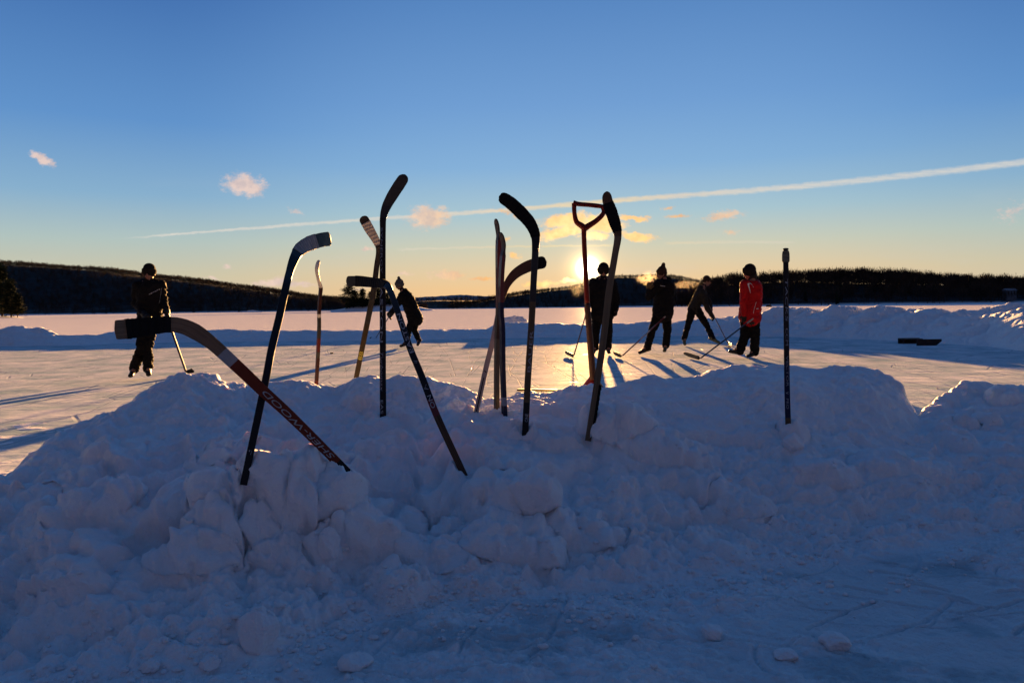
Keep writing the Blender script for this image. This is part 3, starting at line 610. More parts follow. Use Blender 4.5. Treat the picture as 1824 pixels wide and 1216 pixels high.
ix = np.arange(n*10).reshape(n, 10); F = np.stack([ix[:-1, :-1], ix[1:, :-1], ix[1:, 1:], ix[:-1, 1:]], -1).reshape(-1, 4)
tag(link('shore_point', npmesh('shore_point', V, F), SNOWF), kind='structure')
def rock_mesh(r, rs, sub=3, flat=.8, facets=9, rnd=.12):
    import bmesh
    bm = bmesh.new(); bmesh.ops.create_icosphere(bm, subdivisions=sub, radius=1)
    planes = [(Vector(rs.normal(0, 1, 3)).normalized(), rs.uniform(.62, .92)) for _ in range(facets)]
    for v_ in bm.verts:
        d = v_.co.normalized(); rad = 1.
        for nn, k in planes:
            c = d.dot(nn)
            if c > 0: rad = min(rad, k/c) if k/c > .4 else rad
        n_ = float(fbm(np.array([d.x*3+d.z*2]), np.array([d.y*3-d.z]), 4, 3)[0]); v_.co = d*(rad*(1+rnd*n_))
    for v_ in bm.verts: v_.co = Vector((v_.co.x*r, v_.co.y*r, v_.co.z*r*flat))
    bmesh.ops.smooth_vert(bm, verts=bm.verts, factor=.35, use_axis_x=True, use_axis_y=True, use_axis_z=True)
    me = bpy.data.meshes.new('rock'); bm.to_mesh(me); bm.free(); return me
ROCK = mat('grey shore rock', (.10, .09, .09), .9, var=.6, vscale=2.)
for i, (px, r) in enumerate([(10, .55), (24, .4)]):
    o = link('rock', rock_mesh(r, np.random.RandomState(60+i), 2), ROCK); o.location = G(px, 563.5)*1.0; o.location.z = .1
    tag(o, ['larger grey rock at the foot of the tallest fir on the left point', 'smaller grey rock below the middle fir on the left point'][i], 'rock')

#@@OBJECTS@@
# ------------------------------------------------------------------ lofts, sticks, lettering
def catmull(P, n=8):
    P = [np.array(p, float) for p in P]; P = [2*P[0]-P[1]]+P+[2*P[-1]-P[-2]]; out = []
    for i in range(1, len(P)-2):
        for k in range(n):
            t = k/n; out.append(.5*((2*P[i])+(-P[i-1]+P[i+1])*t+(2*P[i-1]-5*P[i]+4*P[i+1]-P[i+2])*t*t+(-P[i-1]+3*P[i]-3*P[i+1]+P[i+2])*t**3))
    out.append(P[-2]); return np.array(out)
SEC = 16
def section(p=4.):
    if p >= 2.9:
        k = .86 if p > 4 else .70; j = .955 if p > 4 else .93; q = np.array([(1, -k), (1, k), (j, 1), (-j, 1), (-1, k), (-1, -k), (-j, -1), (j, -1)]); return q[:, 0], q[:, 1]
    a = (np.arange(SEC)+.5)/SEC*2*math.pi; c, s = np.cos(a), np.sin(a)
    return np.sign(c)*np.abs(c)**(2/p), np.sign(s)*np.abs(s)**(2/p)
def loft(name, C, Wd, Nn, hw, ht, mats, parent, midx=None, caps=(True, True), p=4., s0=0., grow=0., jag=0.):
    # C centres, Wd width directions, Nn normals, hw / ht half sizes
    sx, sy = section(p); n = len(C); V = []; al = []; SEC = len(sx)
    S_ = np.concatenate([[0], np.cumsum(np.linalg.norm(np.diff(C, axis=0), axis=1))])+s0
    rs_ = np.random.RandomState(n)
    for i in range(n):
        j = 1+jag*rs_.normal()
        for k in range(SEC):
            V.append(C[i]+Wd[i]*sx[k]*(hw[i]+grow)*j+Nn[i]*sy[k]*(ht[i]+grow)); al.append((S_[i], sx[k]*hw[i], sy[k]*ht[i]))
    F = []; M = []
    for i in range(n-1):
        for k in range(SEC):
            F.append((i*SEC+k, i*SEC+(k+1) % SEC, (i+1)*SEC+(k+1) % SEC, (i+1)*SEC+k)); M.append(midx[i] if midx else 0)
    if caps[0]: F.append(tuple(range(SEC))[::-1]); M.append(M[0])
    if caps[1]: F.append(tuple((n-1)*SEC+k for k in range(SEC))); M.append(M[-1])
    me = bpy.data.meshes.new(name); me.from_pydata([tuple(v_) for v_ in V], [], F)
    for m_ in mats: me.materials.append(m_)
    me.polygons.foreach_set('material_index', M); at = me.attributes.new('along', 'FLOAT_VECTOR', 'POINT'); at.data.foreach_set('vector', np.array(al, np.float32).ravel())
    me.update(); o = link(name, me, [], parent, smooth=p < 2.9)
    return o
def lettering(text, O, T, U, N, length, size, m, parent, name='lettering', shear=0.):
    cu = bpy.data.curves.new('t', 'FONT'); cu.body = text; cu.size = 1; cu.extrude = .004; cu.shear = shear; cu.align_y = 'CENTER'; cu.resolution_u = 3
    o = bpy.data.objects.new('t', cu); COL.objects.link(o); bpy.context.view_layer.update()
    me = bpy.data.meshes.new_from_object(o.evaluated_get(bpy.context.evaluated_depsgraph_get())); bpy.data.objects.remove(o); bpy.data.curves.remove(cu)
    n = len(me.vertices); a = np.empty(n*3, np.float32); me.vertices.foreach_get('co', a); a = a.reshape(-1, 3)
    x0, x1 = a[:, 0].min(), a[:, 0].max(); y0, y1 = a[:, 1].min(), a[:, 1].max()
    X = (a[:, 0]-x0)/(x1-x0)*length; Y_ = (a[:, 1]-(y0+y1)/2)/(y1-y0)*size; Zq = a[:, 2]*.06
    V = np.array(O)[None]+X[:, None]*np.array(T)+Y_[:, None]*np.array(U)+Zq[:, None]*np.array(N)
    me.vertices.foreach_set('co', V.astype(np.float32).ravel()); me.update(); me.name = name; me.materials.clear()
    return link(name, me, m, parent, smooth=False)
EYE = np.array((0, 0, H))
BASES = []
def stick(label, pts, wpx, heel, zones, yaw=0., blade=None, tapes=(), texts=(), sink=.05, sh_t=.0095, bl_t=.0042, group=None, wreal=None, square=False):
    # pts: (px, row, metres) from the lower end to the toe; heel = index where the blade begins
    P = [np.array(W(*p)) for p in pts]
    w = [q/FPX*p[2] for q, p in zip(wpx, pts)] if wreal is None else list(wreal)
    d0 = (P[0]-P[1])/np.linalg.norm(P[0]-P[1]); P = [P[0]+d0*sink]+P; w = [w[0]]+w; heel += 1
    C = catmull(P, 10); ww = np.interp(np.arange(len(C))/10., np.arange(len(w)), w)
    T = np.gradient(C, axis=0); T /= np.linalg.norm(T, axis=1)[:, None]
    N = EYE[None]-C; N -= (N*T).sum(1)[:, None]*T; N /= np.linalg.norm(N, axis=1)[:, None]
    Wd = np.cross(N, T); ya = R(yaw); N2 = N*math.cos(ya)+Wd*math.sin(ya); Wd2 = Wd*math.cos(ya)-N*math.sin(ya); N, Wd = N2, Wd2
    hi = heel*10 if heel < len(pts) else len(C)-1
    Sx = np.concatenate([[0], np.cumsum(np.linalg.norm(np.diff(C, axis=0), axis=1))])
    base = Vector(tuple(C[10])); BASES.append(base); e = empty('hockey_stick', base, label, 'hockey stick', group)
    i0 = 10; L_ = Sx[hi]-Sx[i0]                            # visible shaft
    # denser rings so colour bands end where they should
    def res(a_, b_, n): 
        s = np.linspace(a_, b_, n); f = lambda A: np.stack([np.interp(s, Sx, A[:, k]) for k in range(3)], 1)
        return f(C), f(Wd)/np.linalg.norm(f(Wd), axis=1)[:, None], f(N)/np.linalg.norm(f(N), axis=1)[:, None], np.interp(s, Sx, ww), s
    c_, wd_, n_, w_, s_ = res(0, Sx[hi], 160)
    fr_ = (s_-Sx[i0])/L_; mats = []; mi = []
    for q in fr_[:-1]:
        for fe, m_ in zones:
            if q <= fe or (fe, m_) == zones[-1]:
                if m_ not in mats: mats.append(m_)
                mi.append(mats.index(m_)); break
    loft('shaft', c_, wd_, n_, w_/2, np.full(len(w_), sh_t), mats, e, mi, caps=(True, heel >= len(pts)), p=5.)
    if heel < len(pts):
        c2, wd2, n2, w2, s2 = res(Sx[hi], Sx[-1], 60); LB = s2[-1]-s2[0]; fb = (s2-s2[0])/LB
        th = bl_t+(sh_t-bl_t)*np.clip(1-fb/.28, 0, 1)**1.5
        hw = w2/2; r = min(.032 if not square else .014, LB*.3); x = np.clip((s2-(s2[-1]-r))/r, 0, .995); hw = hw*(1-x**(2.2 if not square else 4))**.5; th = th*(1-.5*x**4)
        loft('blade', c2, wd2, n2, hw, th, [blade], e, p=3.2, s0=s2[0])
        for (a_, b_, m_, nm) in tapes:
            k = (fb >= a_) & (fb <= b_); loft(nm, c2[k], wd2[k], n2[k], hw[k], th[k], [m_], e, p=3.2, grow=.0016, s0=s2[0], jag=.012)
    for (txt, fa, fb_, rel, m_, off, shear) in texts:     # fractions of the visible shaft; fa > fb_ runs downward
        sa, sb = Sx[i0]+fa*L_, Sx[i0]+fb_*L_; g_ = lambda A, s: np.array([np.interp(s, Sx, A[:, k]) for k in range(3)])
        A, B = g_(C, sa), g_(C, sb); sm = (sa+sb)/2; t_ = (B-A)/np.linalg.norm(B-A); nn = g_(N, sm); nn -= nn.dot(t_)*t_; nn /= np.linalg.norm(nn); uu = np.cross(nn, t_)
        wm = np.interp(sm, Sx, ww); lettering(txt, A+nn*(sh_t+.0003)+uu*off*wm, t_, uu, nn, np.linalg.norm(B-A), rel*wm, m_, e, shear=shear)
    return e, dict(C=C, Wd=Wd, N=N, Sx=Sx, i0=i0, L=L_, ww=ww)
DRED = mat('deep red lacquer', (.035, .002, .003), .5); DMAR = mat('deep maroon lacquer', (.012, .002, .003), .5); DWD = mat('stained dark wood', (.009, .006, .004), .55, var=.8, vscale=40)
def yb(px, py): return bank_hit(px, py).y
GS = 'hockey sticks planted in the front snow bank'
Y1 = yb(613, 835)
def dpth(ya_, yb_, n): return np.linspace(ya_, yb_, n)
def mk(pp, ya_, yb_): return [(a_[0], a_[1], y_) for a_, y_ in zip(pp, dpth(ya_, yb_, len(pp)))]
stick('thick wooden hockey stick with orange shaft leaning left, black tape on its wide level blade',
      mk([(613,835),(522,745),(469.5,697),(443,671.6),(406,637),(377,611),(348.4,591),(322,580),(296,578),(259,582),(225,586),(204.5,587.5)], Y1, 2.35),
      [15,18,20,21,22,23,28,27,27,31,34.5,34.5], 5, [(.05, BLK), (.84, ORG), (.93, WHT), (1.1, WOODB)], blade=WOODB, sh_t=.011,
      tapes=[(.47, .885, TAPEB, 'blade_tape')], texts=[('SHER-WOOD', .09, .62, .50, LET, 0, .25)], square=True, group=GS)
Y2 = yb(439, 838); print('HITS', Y1, Y2)
stick('black hockey stick leaning right, curved blade wrapped in white tape with a black toe',
      mk([(439,838),(472,682),(484,620),(498,562),(509.7,509),(516,484),(525,459),(536,443),(553,433),(572,427.5),(589,425)], Y2, 3.75),
      [12.5,13,13.2,13.2,13,13,17,22,24.5,25,25], 6, [(1.1, BLK)], blade=BLK, tapes=[(.12, .66, TAPEW, 'blade_tape')],
      texts=[('Synergy', .05, .28, .55, LETG, 0, .3)], group=GS)
stick('thin red and black hockey stick behind the bank seen edge-on, pale curved blade',
      [(563,692,4.95),(566,640,4.95),(568.4,585,4.95),(568.4,555,4.95),(570.4,525,4.95),(571.2,512,4.95),(567,497,4.93),(564.3,479,4.9),(568,463,4.9)],
      None, 5, [(.08, DRED), (.3, DMAR), (.36, BLK), (.5, DRED), (.70, BLK), (.73, WHT), (1.1, DMAR)], blade=WHT, yaw=72, wreal=[.028]*5+[.032,.05,.06,.062], group=GS)
e4 = stick('dark hockey stick behind the upright lettered one, blade up left in white tape, black toe',
      mk([(631,690),(651,591),(665,520),(671,474),(674,453),(674,440),(669,427),(659,410),(650,394),(645,385.5)], 4.95, 4.8),
      [8.5,9.5,10,9.5,9,10,13,16,17,17], 5, [(.45, DWD), (1.1, BLK)], blade=BLK, tapes=[(.06, .80, TAPEW, 'blade_tape')], texts=[('88', .20, .26, .8, LETY, 0, 0)], group=GS)
Y5 = yb(682, 738)
stick('upright black hockey stick with pale lettering down its shaft, striped blade pointing up right',
      mk([(682.3,738),(682,660),(682,590),(681.6,500),(681.8,440),(682,410),(682.5,388),(688,369),(698,350),(710,331),(718.5,318),(722,311)], Y5, Y5),
      [11.2,11,11,10.7,10.3,10.4,11.5,16,19,20,19,17], 6, [(1.1, BLK)], blade=GRAPH,
      texts=[('EASTON', .69, .37, .42, LET, -.22, 0), ('Turbomax', .32, .12, .46, LETG, -.2, .35), ('EAS', .075, .005, .42, LET, -.2, 0), ('SYNERGY', .95, .72, .36, LETG, -.22, 0)], group=GS)
Y6 = yb(819, 829)
stick('dark hockey stick with upside-down lettering leaning left, black blade level behind the upright stick',
      mk([(819,829),(777.5,738.6),(752,672),(729,616),(706,548),(695,518),(688.5,508),(676,504.5),(657.6,502.4),(640,500.8),(617,500.8)], Y6, Y5+.22),
      [12,12.5,12,11.5,11,11,14,16,17,18.5,18.5], 6, [(.22, WOODD), (.30, MAROON), (.62, BLK), (.90, GRAPH), (1.1, BLK)], blade=BLK,
      tapes=[(.0, .80, TAPEB, 'blade_tape')], texts=[('ON', .26, .32, .62, LET, 0, 0), ('EASTON', .54, .74, .62, LET, 0, 0), ('FORCE ii', .345, .50, .55, LETG, 0, .3)], group=GS)
Y7 = yb(847.6, 737)
stick('white shafted hockey stick leaning right, brown blade curving up across the tall black-bladed stick',
      mk([(847.6,737),(865,658),(879,602),(888,557),(891,545),(896,528),(903,507),(916.6,489),(935,477),(953.7,470),(973.5,466)], Y7, Y7+.22),
      [8.5,9.3,9.5,9.5,9.5,10,13,17,20,21,21], 5, [(.87, WHT), (1.1, WOODD)], blade=WOODD, tapes=[(.80, .99, TAPEB, 'toe_tape')],
      texts=[('CANADIEN', .86, .34, .5, LETB, 0, .2), ('I', .02, .30, .22, LETB, 0, 0)], group=GS)
Y8 = yb(884.7, 732)
stick('plain pale wood hockey stick standing upright, seen edge-on, left of the navy one',
      mk([(884.7,732),(885,641),(886,590),(888,546),(887.5,454),(888,428),(885.8,405),(882,390)], Y8, Y8+.06),
      None, 5, [(.42, WOODP), (.60, WOODD), (1.1, MAROON)], blade=WOODD, yaw=68, wreal=[.03]*5+[.034,.05,.05], sh_t=.0105, group=GS)
Y9 = yb(898.5, 736)
stick('navy hockey stick standing upright, seen edge-on, right of the plain pale wood one',
      mk([(898.5,736.5),(895.6,658),(894.8,590),(892.5,552),(893,495),(895.5,456),(897,438),(894.5,424),(890.5,414)], Y9, Y9+.05),
      None, 5, [(.05, NAVY), (.10, LETG), (.7, NAVY), (1.1, MAROON)], blade=WOODD, yaw=66, wreal=[.03]*5+[.034,.045,.045,.04], sh_t=.010, group=GS)
Y10 = yb(935.6, 768)
stick('tall tan and black hockey stick with a plain black blade curving up left',
      mk([(935.6,768),(941,663),(946.5,581),(950.6,500),(953.5,448),(953.6,420),(944.5,398),(928,379),(911,363),(898,354),(889,350)], Y10, Y10+.1),
      [11.5,11.5,11.5,11.5,12,16,20,22,21.5,20,19], 4, [(.155, BLK), (.72, TAN), (1.1, GRAPH)], blade=BLK, tapes=[(.2, .99, TAPEB, 'blade_tape')],
      texts=[('ONE', .055, .10, .5, LET, -.1, 0), ('BAUER', .33, .56, .5, WHT, -.1, 0)], group=GS)
Y12 = yb(1050.3, 766)
e12, q12 = stick('worn grey-brown wooden hockey stick leaning right beside the red handle, blade up left',
      mk([(1050.3,766),(1062.6,688),(1075,602),(1085.3,516),(1095.5,454),(1100.5,421),(1095.5,398),(1088,375),(1082,357),(1081,341)], Y12, Y12+.05),
      [11,11.5,12,12,11.5,13,19,20,18,15], 5, [(1.1, WOODP)], blade=WOODD, tapes=[(.1, .75, TAPEB, 'blade_tape')], group=GS)
# ragged black tape strip along the lower right edge of that shaft
C_, Wd_, N_ = q12['C'], q12['Wd'], q12['N']; V = []; F = []; rs = np.random.RandomState(2)
for i in range(8):
    s = q12['Sx'][10]+q12['L']*(.03+.026*i); p = np.array([np.interp(s, q12['Sx'], C_[:, k]) for k in range(3)]); wv = Wd_[12]; sg = 1 if wv[0] > 0 else -1
    t_ = (C_[20]-C_[10])/np.linalg.norm(C_[20]-C_[10]); w2 = .0175*sg; k0 = len(V)
    for (a_, b_, c_) in ((0, .6, -.011), (0, 1.3+.3*rs.rand(), -.011), (.024, 1.25, -.011), (.024, .6, -.011), (0, .6, .011), (0, 1.3, .011), (.024, 1.25, .011), (.024, .6, .011)):
        V.append(p+t_*a_+wv*w2*b_+N_[12]*c_)
    F += [tuple(k0+j for j in f) for f in ((0,1,2,3),(7,6,5,4),(0,4,5,1),(1,5,6,2),(2,6,7,3),(3,7,4,0))]
link('edge_tape', mesh('edge_tape', V, F), TAPEB, e12, smooth=False)
Y13 = yb(1403.8, 754)
e13, q13 = stick('black hockey stick standing upside down at the right of the bank, taped butt on top',
      mk([(1403.8,754.5),(1402,690),(1400.8,600),(1400,520),(1399.7,449)], Y13, Y13),
      [9.6,9.4,9.2,9.1,9], 9, [(.035, TAN), (.36, NAVY), (1.1, BLK)],
      texts=[('TACKS', .845-.0, .60, .46, LETG, .1, .1), ('CCM', .56, .46, .46, LETG, .1, 0), ('VECTOR', .40, .22, .4, LETG, .1, 0), ('V', .19, .175, .5, LET, 0, 0), ('PRO', .15, .09, .45, LETG, 0, 0)], group=GS)
k = len(q13['C']); Ct = q13['C'][-1]; t_ = q13['C'][-1]-q13['C'][-10]; t_ /= np.linalg.norm(t_); Wt, Nt = q13['Wd'][-1], q13['N'][-1]
ss = np.array([-.052, -.047, -.03, -.01, 0., .006, .010]); hw = np.array([.0155, .0182, .0185, .018, .0165, .014, .008])
loft('butt_tape', np.array([Ct+t_*s for s in ss]), np.repeat([Wt], 7, 0), np.repeat([Nt], 7, 0), hw, hw*.8, [TAPEY], e13, p=3.)
loft('butt_cap', np.array([Ct+t_*s for s in (.0102, .014, .019, .021)]), np.repeat([Wt], 4, 0), np.repeat([Nt], 4, 0), np.array([.012, .0145, .012, .004]), np.array([.010, .012, .010, .003]), [BLK], e13, p=3.)

# snow pushed up round each shaft
bm_ = BANKO.data; cz = np.empty(len(bm_.vertices)*3, np.float32); bm_.vertices.foreach_get('co', cz); cz = cz.reshape(-1, 3)
for i, b_ in enumerate(BASES):
    k = np.nonzero((np.abs(cz[:, 0]-b_.x) < .2) & (np.abs(cz[:, 1]-b_.y) < .2))[0]; x_, y_ = cz[k, 0], cz[k, 1]; d = np.hypot(x_-b_.x, (y_-b_.y))
    n_ = fbm(x_*28+i, y_*28, 4, 161, .6); cz[k, 2] += (.016*np.exp(-((d-.040)/.020)**2)*np.clip(.55+1.5*n_, 0, 2)+.012*np.exp(-(d/.09)**2)*np.clip(n_*2, -.3, 1)-.010*np.exp(-(d/.016)**2)).astype(np.float32)
bm_.vertices.foreach_set('co', cz.ravel()); bm_.update(); bpy.context.view_layer.update()

# ------------------------------------------------------------------ shovel
def tube(name, P, r, m, parent, n=8, closed=False, flat=1.):
    C = catmull(P, n) if len(P) > 2 else np.array(P, float); T = np.gradient(C, axis=0); T /= np.linalg.norm(T, axis=1)[:, None]
    up = np.array((0, -1., .13)); N = up[None]-(T@up)[:, None]*T; N /= np.linalg.norm(N, axis=1)[:, None]; Wd = np.cross(N, T)
    rr = np.interp(np.linspace(0, 1, len(C)), np.linspace(0, 1, len(r)), r) if isinstance(r, (list, tuple)) else np.full(len(C), r)
    return loft(name, C, Wd, N, rr, rr*flat, [m], parent, p=2.2)
YS = 4.75
se = empty('shovel', W(1057, 690, YS), 'red shovel with D-shaped handle stuck upright behind the bank in front of the sun', 'shovel')
PW = lambda px, py, Y=YS: np.array(W(px, py, Y))
DARK = mat('dark handle sleeve', (.035, .018, .015), .5)
tube('shaft', [PW(1040,404), PW(1040.5,430), PW(1043,480), PW(1046,540)], [.0165,.0155,.016,.017], REDPL, se)
tube('lower_shaft', [PW(1046,540.3), PW(1049,580), PW(1053,630), PW(1056.5,676)], [.018,.020,.021,.021], DARK, se)
tube('handle_frame', [PW(1042,407), PW(1036,402), PW(1027,395), PW(1023.3,380), PW(1022.5,362)], [.021,.019,.016,.014,.015], REDPL, se)
tube('handle_frame', [PW(1041,407), PW(1048,402.5), PW(1061,394), PW(1072,384), PW(1075.5,376), PW(1072,366)], [.021,.019,.0165,.0155,.014,.013], REDPL, se)
tube('hand_grip', [PW(1021,361), PW(1030,363.5), PW(1048,365), PW(1062,366.5), PW(1074,368)], [.016,.0145,.014,.0145,.013], REDPL, se)
V = []; F = []; rows = [(668,5,0.012),(674,8,.022),(682,14,.03),(690,19,.03),(705,27,.028),(740,34,.02),(790,34,.0)]
for j, (ry, hwp, bulge) in enumerate(rows):
    for k in range(13):
        t_ = k/6-1; c = PW(1057.5+hwp*t_, ry); c[1] += bulge*(abs(t_)**2.5)*1.6-.02*(j > 1)*(1-abs(t_)) ; V.append(c)
n1 = len(V); V += [v_+np.array((0, .006, 0)) for v_ in V[:n1]]
for j in range(len(rows)-1):
    for k in range(12): a_ = j*13+k; F += [(a_, a_+1, a_+14, a_+13), (n1+a_+13, n1+a_+14, n1+a_+1, n1+a_)]
for j in range(len(rows)-1): a_ = j*13; F += [(a_, a_+13, n1+a_+13, n1+a_), (a_+25, a_+12, n1+a_+12, n1+a_+25)]
F += [(k+1, k, n1+k, n1+k+1) for k in range(12)]
link('shovel_blade', mesh('shovel_blade', V, F), REDPL, se)

# ------------------------------------------------------------------ people
def cap_part(a_, b_, ra, rb, side=None, n=20):
    # tapered round-ended limb; ra / rb are (half width along side, half depth) or one radius
    a_, b_ = np.array(a_, float), np.array(b_, float); t_ = b_-a_; L_ = np.linalg.norm(t_)
    if L_ < 1e-6: t_ = np.array((0, 0, 1.)); L_ = 1e-6
    t_ = t_/L_; ra = (ra, ra) if np.isscalar(ra) else ra; rb = (rb, rb) if np.isscalar(rb) else rb
    s_ = np.array(side if side is not None else (1, .01, .02), float)
    s_ = s_-s_.dot(t_)*t_
    if np.linalg.norm(s_) < .05: s_ = np.array((.02, 1, .01)); s_ -= s_.dot(t_)*t_
    s_ /= np.linalg.norm(s_); f_ = np.cross(t_, s_); rings = []
    for al in np.linspace(-math.pi/2, 0, 5)[1:]: rings.append((a_+t_*math.sin(al)*min(ra), np.array(ra)*math.cos(al)))
    for q in (.33, .66): rings.append((a_+t_*L_*q, np.array(ra)*(1-q)+np.array(rb)*q))
    for al in np.linspace(0, math.pi/2, 5)[:-1]: rings.append((b_+t_*math.sin(al)*min(rb), np.array(rb)*math.cos(al)))
    V = []; F = []
    for c, r in rings:
        for k in range(n): an = k/n*2*math.pi; V.append(c+s_*r[0]*math.cos(an)+f_*r[1]*math.sin(an))
    m_ = len(rings); V.append(a_-t_*min(ra)); V.append(b_+t_*min(rb))
    for i in range(m_-1):
        for k in range(n): F.append((i*n+k, i*n+(k+1) % n, (i+1)*n+(k+1) % n, (i+1)*n+k))
    for k in range(n): F.append(((k+1) % n, k, m_*n)); F.append(((m_-1)*n+k, (m_-1)*n+(k+1) % n, m_*n+1))
    return V, F
def blend_mesh(name, parts, voxel, m, parent, smooth=3, wrinkle=0., wscale=14., seed=0):
    V = []; F = []
    for pv, pf in parts: k = len(V); V += pv; F += [tuple(i+k for i in f) for f in pf]
    me = mesh('tmp', V, F); o = bpy.data.objects.new('tmp', me); COL.objects.link(o)
    md = o.modifiers.new('r', 'REMESH'); md.mode = 'VOXEL'; md.voxel_size = voxel
    ms = o.modifiers.new('s', 'SMOOTH'); ms.factor = .5; ms.iterations = smooth
    bpy.context.view_layer.update(); out = bpy.data.meshes.new_from_object(o.evaluated_get(bpy.context.evaluated_depsgraph_get())); bpy.data.objects.remove(o)
    if wrinkle:
        n = len(out.vertices); a_ = np.empty(n*3, np.float32); out.vertices.foreach_get('co', a_); a_ = a_.reshape(-1, 3); nn = np.empty(n*3, np.float32); out.vertices.foreach_get('normal', nn); nn = nn.reshape(-1, 3)
        f = fbm(a_[:, 0]*wscale+a_[:, 1]*wscale*.6, a_[:, 2]*wscale*1.5+a_[:, 1]*5, 4, seed+7); f = -np.abs(f)+.25
        a_ = a_+nn*(f*wrinkle)[:, None]; out.vertices.foreach_set('co', a_.astype(np.float32).ravel()); out.update()
    out.name = name; out.materials.clear(); return link(name, out, m, parent)
SKIN = mat('shaded skin', (.20, .10, .075), .55, var=.2, vscale=8)
CLB = mat('black winter cloth', (.005, .005, .0065), .85, .3, var=.5, vscale=6, bump=.4, bscale=40); CLB2 = mat('black ski trousers', (.004, .004, .005), .8, .3, var=.5, vscale=6, bump=.4, bscale=30)
CLG = mat('olive grey cloth', (.018, .017, .015), .9, .3, var=.5, bump=.4); CLR = mat('red ski jacket', (.26, .002, .005), .6, .4, var=.25, vscale=5, bump=.4, bscale=25)
KNIT = mat('dark knit', (.010, .009, .009), .95, .2, var=.8, vscale=60, bump=1., bscale=90); KNITG = mat('grey knit', (.06, .056, .056), .95, .2, var=.9, vscale=50, bump=1., bscale=90); KNITM = mat('brown knit', (.026, .015, .012), .95, .2, var=.8, vscale=60, bump=1., bscale=90)
GLV = mat('black leather glove', (.012, .012, .013), .5, .4); GLT = mat('tan leather glove', (.075, .05, .022), .7, .3); HAIR = mat('brown hair', (.05, .03, .02), .6, var=.8, vscale=80)
STEEL = mat('skate steel', (.6, .62, .66), .22, metal=1.); BOOT = mat('black skate boot', (.012, .012, .014), .45, .5); WPL = mat('white plastic holder', (.6, .6, .62), .4); BOOTG = mat('grey green skate boot', (.06, .07, .05), .6)
SOCK = mat('white sock band', (.22, .22, .23), .9)
EYEM = mat('dark eye', (.01, .008, .006), .2); LIP = mat('lip', (.30, .10, .08), .5)
def nrm(v_): v_ = np.array(v_, float); return v_/np.linalg.norm(v_)
def hand_parts(w_, tip, grip, pn, s=1.):
    # w_ wrist, tip = end of knuckles, grip = direction the fingers close round, pn = palm normal
    w_, tip, grip, pn = map(lambda q: np.array(q, float), (w_, tip, grip, pn)); d = nrm(tip-w_); sd_ = nrm(np.cross(d, pn)); pn = nrm(np.cross(sd_, d)); out = [cap_part(w_, w_+d*.075*s, (.042*s, .024*s), (.046*s, .024*s), sd_)]
    for i, (o_, l) in enumerate(((-.034, .9), (-.012, 1.), (.011, .95), (.033, .78))):
        k0 = w_+d*.085*s+sd_*o_*s; k1 = k0+(d*.5+pn*.65)*.042*l*s; k2 = k1+(-d*.45+pn*.7)*.034*l*s
        out += [cap_part(k0-d*.02*s, k1, .0125*s, .0115*s), cap_part(k1, k2, .0115*s, .010*s)]
    t0 = w_+d*.02*s-sd_*.040*s; t1 = t0+(d*.5-sd_*.45+pn*.6)*.042*s; out += [cap_part(t0, t1, .016*s, .013*s), cap_part(t1, t1+(d*.35+pn*.8+sd_*.2)*.035*s, .013*s, .011*s)]
    return out
def person(label, J, Y, fdir, sdir, build=1., jacket=CLB, trousers=CLB2, hat=KNIT, glove=(GLV, GLV), boots=(BOOT, BOOT), jr=1., jlen=.0, hatkind='beanie', hood=True, flare=1., toes=None, bands=False, collar=None, kneepad=False):
    P = {}
    for k_, v_ in J.items(): P[k_] = np.array(W(v_[0], v_[1], Y+(v_[2] if len(v_) > 2 else 0)))
    F_, S_ = nrm(fdir), nrm(sdir); U_ = nrm(np.cross(S_, F_)) if np.cross(S_, F_)[2] > 0 else -nrm(np.cross(S_, F_))
    b = build; root = empty('person', ((P['anL']+P['anR'])/2)*np.array((1, 1, 0)), label, 'person')
    hd, nk, ch, pv = P['head'], P['neck'], P['chest'], P['pelvis']; hf = nrm(J.get('look', fdir)) if 'look' in J else F_
    return root, P, F_, S_, U_
